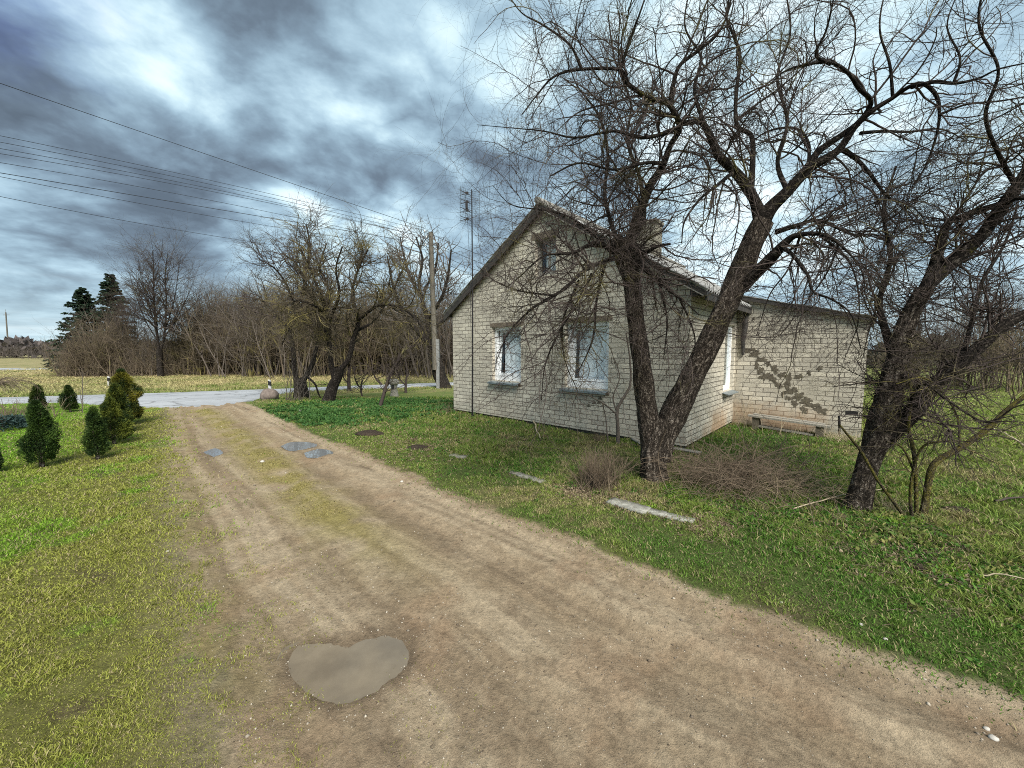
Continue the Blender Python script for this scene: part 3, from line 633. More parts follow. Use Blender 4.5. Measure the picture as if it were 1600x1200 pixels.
    board(ra, z0_+.05, x1-.01, z1_+.05, AT-.09, AT-.06, .03, .085).build('verge_board', M['fascia'], H)
    # windows
    def window(x0, x1, z0, z1, rec, kind):
        fr = MB(); b = .082 if kind == 'new' else .04; y0, y1 = rec, rec+.07
        fr.box(x0, x0+b, y0, y1, z0, z1); fr.box(x1-b, x1, y0, y1, z0, z1); fr.box(x0+b, x1-b, y0, y1, z1-b, z1); fr.box(x0+b, x1-b, y0, y1, z0, z0+b+.04)
        m = M['pvc'] if kind == 'new' else M['oldpaint']
        wf = fr.build('window', m, H); wf['label'] = {'new': 'white plastic window with a bottom-hinged sash and pale curtain', 'old': 'small old attic window with grey wooden frame'}[kind]
        ix0, ix1, iz0, iz1 = x0+b+.005, x1-b-.005, z0+b+.045, z1-b-.01
        if kind == 'new':
            tilt = .085; bb = .055
            def q(x, z, dy): k = (z-iz0)/(iz1-iz0); return (x, y1-.03+dy+tilt*k, z)
            sa = MB()
            for xa, xb, za, zb in ((ix0, ix0+bb, iz0, iz1), (ix1-bb, ix1, iz0, iz1), (ix0+bb, ix1-bb, iz0, iz0+bb), (ix0+bb, ix1-bb, iz1-bb, iz1)):
                sa.hexa([q(xa, za, -.03), q(xb, za, -.03), q(xb, za, .03), q(xa, za, .03), q(xa, zb, -.03), q(xb, zb, -.03), q(xb, zb, .03), q(xa, zb, .03)])
            sa.build('sash', m, wf)
            g = MB(); g.quad([q(ix0+bb, iz0+bb, 0), q(ix1-bb, iz0+bb, 0), q(ix1-bb, iz1-bb, 0), q(ix0+bb, iz1-bb, 0)]); g.build('pane', M['glass'], wf)
        else:
            xm = (x0+x1)/2+.02; mu = MB(); mu.box(xm-.013, xm+.013, y0+.01, y1-.01, z0+b, z1-b); mu.build('glazing_bar', m, wf)
            g = MB(); g.quad([(x0+b, y0+.04, z0+b), (x1-b, y0+.04, z0+b), (x1-b, y0+.04, z1-b), (x0+b, y0+.04, z1-b)]); g.build('pane', M['glass'], wf)
        # room recess behind and a curtain
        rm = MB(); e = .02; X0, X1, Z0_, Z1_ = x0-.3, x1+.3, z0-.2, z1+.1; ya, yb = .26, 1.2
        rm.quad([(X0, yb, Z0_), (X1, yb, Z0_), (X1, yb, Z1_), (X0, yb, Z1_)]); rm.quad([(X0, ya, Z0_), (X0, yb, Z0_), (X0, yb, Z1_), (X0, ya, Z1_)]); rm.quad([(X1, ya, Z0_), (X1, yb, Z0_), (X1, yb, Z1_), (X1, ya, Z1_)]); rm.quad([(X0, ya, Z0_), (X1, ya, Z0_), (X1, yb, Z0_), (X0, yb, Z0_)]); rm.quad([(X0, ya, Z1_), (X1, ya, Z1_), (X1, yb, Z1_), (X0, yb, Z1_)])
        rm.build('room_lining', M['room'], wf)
        cu = MB(); n = 60; xs = np.linspace(x0+(.17 if kind == 'new' else .10), x1+.12, n); yy = .285+.006*np.sin(xs*38)+.0015*np.sin(xs*91+1)
        zlo = z0-.05; V = np.concatenate([np.stack([xs, yy, np.full(n, zlo)], 1), np.stack([xs+.0, yy, np.full(n, z1+.02)], 1)]); i = np.arange(n-1)
        cu.add(V, np.stack([i, i+1, i+1+n, i+n], 1), np.concatenate([np.stack([xs, np.zeros(n)], 1), np.stack([xs, np.ones(n)], 1)])); cu.build('curtain', M['curtain'], wf, True)
        return wf
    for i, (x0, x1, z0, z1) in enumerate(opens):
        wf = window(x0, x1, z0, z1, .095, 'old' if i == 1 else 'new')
        lt = MB(); lt.box(x0-(.06 if i != 1 else .10), x1+.06, -.006, .10, z1+.002, z1+.095+(.03 if i == 1 else 0)); lt.build('lintel', M['lintel'], H)
        if i != 1:
            sb = MB(); a, b = x0-.07, x1+.005
            sb.hexa([(a, -.10, z0-.055), (b, -.10, z0-.055), (b, .12, z0-.012), (a, .12, z0-.012), (a, -.10, z0-.045), (b, -.10, z0-.045), (b, .12, z0-.002), (a, .12, z0-.002)])
            sb.box(a, b, -.104, -.098, z0-.085, z0-.045); sb.build('sill', M['sill'], wf)
            sb = MB(); sb.box(x0-.03, x1+.03, -.004, .02, z0-.11, z0-.062); sb.build('bedding_mortar', M['lintel'], H)
    # side window (in the right hand wall)
    fr = MB(); y0, y1, z0, z1 = 2.2, 2.98, .80, 2.2
    fr.box(W-.13, W-.06, y0, y0+.07, z0, z1); fr.box(W-.13, W-.06, y1-.07, y1, z0, z1); fr.box(W-.13, W-.06, y0+.07, y1-.07, z0, z0+.09); fr.box(W-.13, W-.06, y0+.07, y1-.07, z1-.07, z1)
    sf = fr.build('window', M['pvc'], H); sf['label'] = 'white window in the side wall seen edge on'
    g = MB(); g.quad([(W-.09, y0+.07, z0+.09), (W-.09, y1-.07, z0+.09), (W-.09, y1-.07, z1-.07), (W-.09, y0+.07, z1-.07)]); g.build('pane', M['glass'], sf)
    g = MB(); g.quad([(W-.30, y0-.2, z0-.1), (W-.30, y1+.1, z0-.1), (W-.30, y1+.1, z1+.1), (W-.30, y0-.2, z1+.1)]); g.build('curtain', M['curtain'], sf)
    g = MB(); g.hexa([(W+.13, y0-.05, z0-.07), (W+.13, y1+.02, z0-.07), (W-.06, y1+.02, z0-.02), (W-.06, y0-.05, z0-.02), (W+.13, y0-.05, z0-.055), (W+.13, y1+.02, z0-.055), (W-.06, y1+.02, z0-.005), (W-.06, y0-.05, z0-.005)]); g.build('sill', M['sill'], sf)
    return H
build_house()

# ------------------------------------------------------------------ things by the house
def antenna():
    b = G(738, 653); root = empty('antenna_mast', b); tag(root, 'tall thin mast carrying a grid television antenna before the left half of the gable', 'antenna')
    top = PY(737, 296, b[1]+.02)-b; n = 14
    m = MB(); P = np.linspace([0, 0, -.05], top, n); P[:, 0] += .012*np.sin(np.linspace(0, 3.1, n)); m.tube(P, np.linspace(.021, .013, n), 8); m.build('mast', M['darkmetal'], root, True)
    m = MB(); e = root
    z1 = top[2]-.02; hgt = .80; az = math.radians(38); c, s = math.cos(az), math.sin(az)
    # reflector grid: two wings folded forward
    gm = MB()
    for side in (-1, 1):
        d = np.array([c*side, s*side*1.0, 0])*.26+np.array([0, -.05, 0])
        for k in range(17):
            z = z1-hgt*k/16; gm.tube([(0, .03, z), (d[0]*.5, .03+d[1]*.5, z), (d[0], d[1]+.03, z)], np.full(3, .0028), 4)
        for q in (.5, 1.0): gm.tube([(d[0]*q, .03+d[1]*q, z1), (d[0]*q, .03+d[1]*q, z1-hgt)], np.full(2, .004), 4)
    gm.build('reflector_grid', M['grid'], root)
    for k in range(4):
        z = z1-.12-.19*k; dm = MB(); p0 = np.array([-.06, -.12, z])
        for dx, dz in ((-.17, .06), (-.17, -.06), (.0, 0)): dm.tube([p0, p0+np.array([dx, -.03, dz])], np.array([.009, .006]), 5)
        dm.tube([(0, 0, z), p0], np.full(2, .008), 5); dm.box(-.09, -.03, -.14, -.10, z-.025, z+.025); dm.build('dipole', M['darkmetal'], root)
    b2 = MB(); b2.box(-.10, -.05, -.15, -.08, z1-.46, z1-.34); b2.build('junction_box', M['darkmetal'], root)
    cb = MB(); cb.tube([(-.07, -.1, z1-.5), (-.05, -.06, z1-1.0), (-.02, -.02, z1-1.8), (-.015, -.02, z1-3.2)], np.full(4, .004), 4); cb.build('cable', M['wire'], root)
antenna()

POLE = G(681, 607)
def poles():
    root = empty('utility_pole', POLE); tag(root, 'weathered wooden utility pole on a concrete stub beside the walnut tree', 'utility pole')
    top = PY(673, 363, POLE[1])-POLE; H = top[2]; q = lambda z: np.array([top[0]*z/H, 0, z])
    m = MB(); m.tube([q(z) for z in np.linspace(1.0, H, 10)], np.linspace(.145, .11, 10), 12); m.tube([q(H), q(H+.01)], np.array([.125, .01]), 12); m.build('post', M['pole'], root, True)
    m = MB(); m.box(.05, .21, -.10, .10, -.4, 2.6); m.build('concrete_stub', M['polebase'], root)
    for z, sd, ln in ((H-.05, -1, .30), (H-.75, -1, .28), (H-.62, 1, .26), (H-.35, -1, .22), (H-1.05, 1, .24)):
        b = MB(); p = q(z); b.tube([p, p+[sd*ln*.6, -.05, -.02], p+[sd*ln, -.06, .08]], np.full(3, .014), 6); br = b.build('bracket', M['darkmetal'], root)
        b = MB(); b.tube([p+[sd*ln, -.06, .05], p+[sd*ln, -.06, .09], p+[sd*ln, -.06, .13], p+[sd*ln, -.06, .16]], np.array([.02, .045, .03, .03]), 8); b.build('insulator', M['porcelain'], br, True)
    r2 = empty('utility_pole', G(14, 558)); tag(r2, 'small distant wooden pole at the left edge of the field', 'utility pole')
    b = G(14, 558); t2 = PY(9, 488, b[1])-b; m = MB(); m.tube([[0, 0, -.2], t2*.5, t2], np.array([.17, .15, .12]), 8); m.build('post', M['pole'], r2, True)
    m = MB(); m.tube([t2+[-.8, 0, -.7], t2+[.9, 0, -.7]], np.full(2, .06), 6); m.tube([t2+[0, 0, 0], t2+[0.05, 0, .8]], np.full(2, .03), 5); m.build('crossarm', M['pole'], r2)
poles()
def wires():
    Yp = POLE[1]
    W = [(130, .330, (664, 357), .0), (212, .190, (664, 360), .3), (222, .172, (662, 366), .25), (232, .160, (662, 370), .1), (240, .150, (676, 373), .15), (254, .150, (664, 385), .1), (270, .160, (677, 383), .2), (276, .195, (676, 392), .1), (307, .205, (663, 412), .1)]
    names = ['steepest topmost overhead wire on the left', 'upper overhead wire just under the steepest one', 'overhead wire third from the top at the left edge', 'thin overhead wire in the middle of the bundle', 'overhead wire fifth from the top at the left edge', 'overhead wire sixth from the top at the left edge', 'thicker overhead wire low in the bundle', 'overhead wire second from the bottom at the left edge', 'lowest overhead wire apart from the others']
    for i, (v0, sl, pe, sag) in enumerate(W):
        Ya = 12.5; a = PY(-330, v0-330*sl*1.05, Ya*.75); b = PY(0, v0, Ya); e = PY(pe[0], pe[1], Yp)
        # quadratic through the three points
        t = np.linalg.norm(b-a)/(np.linalg.norm(b-a)+np.linalg.norm(e-b)); c = (b-(1-t)**2*a-t*t*e)/(2*t*(1-t)); c = c+np.array([0, 0, .0])
        q = np.linspace(0, 1, 60)[:, None]; P = (1-q)**2*a+2*q*(1-q)*c+q*q*e
        m = MB(); m.tube(P, np.full(60, .011 if i in (0, 6) else .008), 4); o = m.build('overhead_wire', M['wire']); tag(o, names[i], 'wire', 'overhead wires strung to the pole')
    for i, (ve, vp) in enumerate(((432, 366), (445, 378), (458, 392), (470, 402))):
        a = PY(674, vp, Yp); b = PY(930, ve+18, Yp+10); q = np.linspace(0, 1, 30)[:, None]; P = a*(1-q)+b*q-np.array([0, 0, 1.0])*.5*4*q*(1-q)*.8
        m = MB(); m.tube(P, np.full(30, .012), 4); o = m.build('overhead_wire', M['wire']); tag(o, ['top', 'second', 'third', 'lowest'][i]+' of the faint wires running from the pole behind the gable roof', 'wire', 'faint wires behind the house')
wires()

def rock(name, c, r, seed, m, flat=.7, n=3):
    me = D.meshes.new(name); import bmesh
    bm = bmesh.new(); bmesh.ops.create_icosphere(bm, subdivisions=n, radius=1)
    for v in bm.verts:
        p = np.array(v.co); k = 1+.25*float(vnoise(p[0]*1.6+seed, p[1]*1.6, p[2]*1.6, seed=seed))+.08*float(vnoise(p[0]*5, p[1]*5+seed, p[2]*5, seed=seed)); v.co = Vector(p*k*np.array([1, .8, flat])*r)
    for f in bm.faces: f.smooth = True
    bm.to_mesh(me); bm.free(); me.materials.append(m); o = D.objects.new(name, me); COL.objects.link(o); o.location = c; return o
p = G(421, 624); tag(rock('boulder', p+[0, 0, .12], .29, 3, M['stone'], .85), 'round pinkish brown boulder at the corner where track meets road', 'boulder')
for i, (u, v, r, lb) in enumerate([(1553, 1152, .017, 'largest white pebble in the bottom right corner of the track'), (1542, 1131, .013, 'small white pebble beside the largest one'), (1383, 1000, .012, 'white pebble on the grass edge of the track, right'), (1345, 977, .012, 'white pebble by the grass edge, left of its twin'), (1221, 942, .010, 'tiny white stone in the edge of the right verge'), (628, 751, .022, 'pale stone lying on the right edge of the track'), (893, 291+480, .02, 'white chip of stone on the verge under the slab'), (262, 862, .012, 'white chip lying on the lawn near the track'), (410, 722, .03, 'white stone on the grass strip beside the far puddles')]):
    p = G(u, v); p[2] = h1(np.array([p[0]]), np.array([p[1]]))[0]; tag(rock('stone', p+[0, 0, r*.35], r, 11+i, M['pebble'], .6, 2), lb, 'stone')
# marker post
def marker(u, v, hpx, label):
    b = G(u, v); r = empty('marker_post', b); tag(r, label, 'marker post'); h = (PY(u, v-hpx, b[1])-b)[2]
    m = MB(); m.hexa([(-.06, -.03, 0), (.06, -.03, 0), (.06, .03, 0), (-.06, .03, 0), (-.06, -.03, h*.55), (.06, -.03, h*.55), (.06, .03, h*.55), (-.06, .03, h*.55)]); m.build('post', M['white'], r)
    m = MB(); m.hexa([(-.063, -.033, h*.55), (.063, -.033, h*.48), (.063, .033, h*.48), (-.063, .033, h*.55), (-.063, -.033, h*.9), (.063, -.033, h*.83), (.063, .033, h*.83), (-.063, .033, h*.9)]); m.build('black_band', M['black'], r)
    m = MB(); m.hexa([(-.055, -.028, h*.9), (.055, -.028, h*.83), (.055, .028, h*.83), (-.055, .028, h*.9), (-.05, -.025, h), (.05, -.025, h*.93), (.05, .025, h*.93), (-.05, .025, h)]); m.build('top', M['white'], r)
marker(422, 612, 19, 'white roadside marker post with a black band behind the boulder')
marker(171, 604, 16, 'white roadside marker post beyond the road, by the tall thuja')
# carved stump
def stump():
    b = G(616, 619); r = empty('carved_stump', b); tag(r, 'pale carved tree stump with a rounded hat-like top between the saplings', 'stump'); k = (PY(616, 592, b[1])-b)[2]
    m = MB(); m.tube([(0, 0, -.05), (.01, 0, k*.25), (-.01, 0, k*.5), (0, 0, k*.68)], np.array([.2, .15, .13, .15]), 12); m.build('trunk', M['concrete'], r, True)
    m = MB(); m.tube([(0, 0, k*.66), (0, 0, k*.74), (0, 0, k*.88), (0, 0, k*.98), (0, 0, k)], np.array([.15, .24, .23, .14, .01]), 12); m.build('cap', M['concrete'], r, True)
    m = MB(); m.box(-.05, .05, -.17, -.1, k*.45, k*.65); m.build('hollow_shade', M['room'], r)  # dark block on the stump, its colour painting the shade of a hollow
stump()
def slab(name, p0, p1, w, th, m, label, cat, lift=.02, tilt=0.0, rag=.0):
    a = G(*p0); b = G(*p1); a[2] = h1(a[:1], a[1:2])[0]; b[2] = h1(b[:1], b[1:2])[0]; d = (b-a)[:2]; L = np.hypot(*d)
    o_ = empty; n = 13; x = np.linspace(0, L, n); rg = np.random.default_rng(int(p0[0])); V = []
    for i, xx in enumerate(x):
        j = rag*rg.uniform(-1, 1, 4); V += [(xx, -w/2+j[0], -th), (xx, w/2+j[1], -th), (xx, w/2+j[1], 0+tilt*w+j[2]*.3), (xx, -w/2+j[0], 0+j[3]*.3)]
    V = np.array(V); F4 = []
    for i in range(n-1):
        for k in range(4): F4.append([i*4+k, i*4+(k+1) % 4, (i+1)*4+(k+1) % 4, (i+1)*4+k])
    F4 += [[0, 3, 2, 1], [(n-1)*4, (n-1)*4+1, (n-1)*4+2, (n-1)*4+3]]
    o = mk(name, V, [F4], m); o.location = (a[0], a[1], a[2]+lift+th*.5); o.rotation_euler = (0, -math.atan2(b[2]-a[2], L), math.atan2(d[1], d[0])); tag(o, label, cat); return o
slab('kerb_slab', (953, 785), (1012, 802), .17, .035, M['slab'], 'pale flat concrete slab lying just below the brown bush', 'slab', .022, 0, .008)
slab('kerb_slab', (1006, 799), (1085, 817), .10, .035, M['slab'], 'narrower broken concrete kerb continuing to the right of the pale slab', 'slab', .012, 0, .012)
slab('kerb_slab', (797, 738), (850, 755), .11, .03, M['concrete'], 'mossy grey concrete kerb piece left of the brown bush', 'slab', .004, 0, .012)
slab('kerb_slab', (705, 712), (728, 716), .12, .05, M['concrete'], 'small half-buried kerb piece furthest left in the verge by the house', 'slab', .0, 0, .014)
slab('kerb_slab', (465, 640), (500, 653), .10, .05, M['concrete'], 'sunken kerb line at the foot of the leaning apple tree', 'slab', .0, 0, .02)
slab('plank', (1047, 705), (1094, 714), .09, .03, M['wood'], 'grey plank lying by the house corner right of the forked trunk', 'plank', .06, 0, .003)
slab('plank', (990, 690), (1003, 697), .10, .03, M['wood'], 'end of a grey board poking out left of the forked trunk', 'plank', .05, 0, .003)
def bench():
    s0, s1 = W0+.45, W0+1.75; root = empty('low_bench', HP(W0+1.1, 2.85, 0), ROT); tag(root, 'low weathered plank bench on blocks against the lean-to wall', 'bench')
    for nm, y0, y1, z, x0, x1 in (('seat_board', -.17, -.02, .26, -.72, .64), ('seat_board', .0, .14, .27, -.66, .55), ('lower_board', -.12, .02, .06, -.62, .40)):
        b = MB(); b.hexa([(x0, y0, z), (x1, y0, z-.07), (x1, y1, z-.07), (x0, y1, z), (x0, y0, z+.035), (x1, y0, z-.035), (x1, y1, z-.035), (x0, y1, z+.035)]); b.build(nm, M['wood'], root)
    for x in (-.58, .48):
        b = MB(); b.box(x-.06, x+.06, -.14, .13, -.2, .19 if x > 0 else .25); b.build('block', M['patch'], root)
    root = empty('iron_spike', HP(W0+1.87, 2.98, -.05)); tag(root, 'dark iron bar leaning on the lean-to wall beside the bench', 'bar')
    b = MB(); b.tube([(0, 0, 0), (.0, .01, .2), (-.02, .02, .45)], np.full(3, .02), 6); b.build('rod', M['darkmetal'], root, True)
W0 = 6.12
bench()

# ------------------------------------------------------------------ branching
def grow(P, R, m, length, ang, curl, trop, rr, K=8, tmin=.15, tmax=1.0, rg=rng, zig=0.0, rend=.35, out=None, outw=0.0, rmax=1.0, up0=0.0):
    """children of the limbs P (N,k,3); m in total; returns (m,K,3),(m,K)"""
    N, k, _ = P.shape; L = np.linalg.norm(np.diff(P, axis=1), axis=2).sum(1); i = rg.choice(N, m, p=L/L.sum())
    t = rg.uniform(tmin, tmax, m)*(k-1); a = np.minimum(t.astype(int), k-2); f = (t-a)[:, None]
    o = P[i, a]*(1-f)+P[i, a+1]*f; T = P[i, a+1]-P[i, a]; T /= np.linalg.norm(T, axis=1, keepdims=True)+1e-9
    r0 = np.minimum((R[i, a]*(1-f[:, 0])+R[i, a+1]*f[:, 0])*rr, rmax)
    w = rg.normal(size=(m, 3)); w[:, 2] += up0; w -= (w*T).sum(1, keepdims=True)*T; w /= np.linalg.norm(w, axis=1, keepdims=True)+1e-9
    an = np.radians(rg.uniform(ang[0], ang[1], m))[:, None]; d = np.cos(an)*T+np.sin(an)*w
    if out is not None: q = o-out; q /= np.linalg.norm(q, axis=1, keepdims=True)+1e-9; d = d+outw*q
    d /= np.linalg.norm(d, axis=1, keepdims=True); ln = rg.uniform(length[0], length[1], m)*rg.uniform(.6, 1.15, m); st = (ln/(K-1))[:, None]
    X = [o]; bend = rg.normal(size=(m, 3))*curl*.5
    for j in range(K-1):
        d = d+bend+rg.normal(size=(m, 3))*curl+np.array([0, 0, 1.])*trop
        if zig: d = d+zig*w*(1 if j % 2 else -1)
        d /= np.linalg.norm(d, axis=1, keepdims=True); X.append(X[-1]+d*st)
    return np.stack(X, 1), r0[:, None]*np.linspace(1, rend, K)[None]
def trunk_mesh(name, P, R, m, parent, n=28, ridge=.10, seed=1, K=None, flare=0.0, label=None):
    """near trunk or heavy limb with modelled furrows"""
    L = np.linalg.norm(np.diff(np.asarray(P, float), axis=0), axis=1).sum(); K = K or max(12, int(L/.03)); P, R = resample(P, R, K)
    s = np.linspace(0, L, K); V, Fc, uv = tubes(P[None], R[None], n); V = V.reshape(K, n, 3); an = np.arange(n)/n*2*np.pi
    cs, sn = np.cos(an)[None]*2.2, np.sin(an)[None]*2.2; S = s[:, None]
    f = np.abs(vnoise(cs*1.6+S*1.1, sn*1.6+S*.6, S*2.0+0*cs, seed=seed)); g = vnoise(cs*3.4, sn*3.4, S*7+0*cs, seed=seed+3); b = vnoise(cs*.6, sn*.6, S*3.0+0*cs, seed=seed+7)
    k = 1+ridge*(2.2*f-.6)+ridge*.6*g+ridge*1.3*b
    if flare: k = k+flare*np.exp(-S/.12)*(1+.5*np.cos(an*4+seed)[None])
    V = P[:, None]+(V-P[:, None])*k[..., None]
    uvv = np.stack([np.broadcast_to((an*R.mean())[None], (K, n)), np.broadcast_to(S, (K, n))], -1)
    o = mk(name, V.reshape(-1, 3), [Fc], m, parent, True, uvv.reshape(-1, 2)); 
    if label: o['label'] = label
    return o
def build_twigs(name, parts, m, parent, sides=3):
    V, Fs, U = [], [], []; n = 0
    for P, R in parts:
        v, f, u = tubes(P, R, sides); V.append(v); Fs.append(f+n); U.append(u); n += len(v)
    return mk(name, np.concatenate(V), [np.concatenate(Fs)], m, parent, False, np.concatenate(U))
def trace(pts, base, w=None):
    """pts: (u, v, Y, width in px of the 1600 px photo) -> local polyline, radii"""
    P = np.array([PY(u, v, Y)-base for u, v, Y, _ in pts]); R = np.array([wd*Y/F/2*.93*math.cos(math.atan((u-800)/F)) for u, _, Y, wd in pts]); return P, R

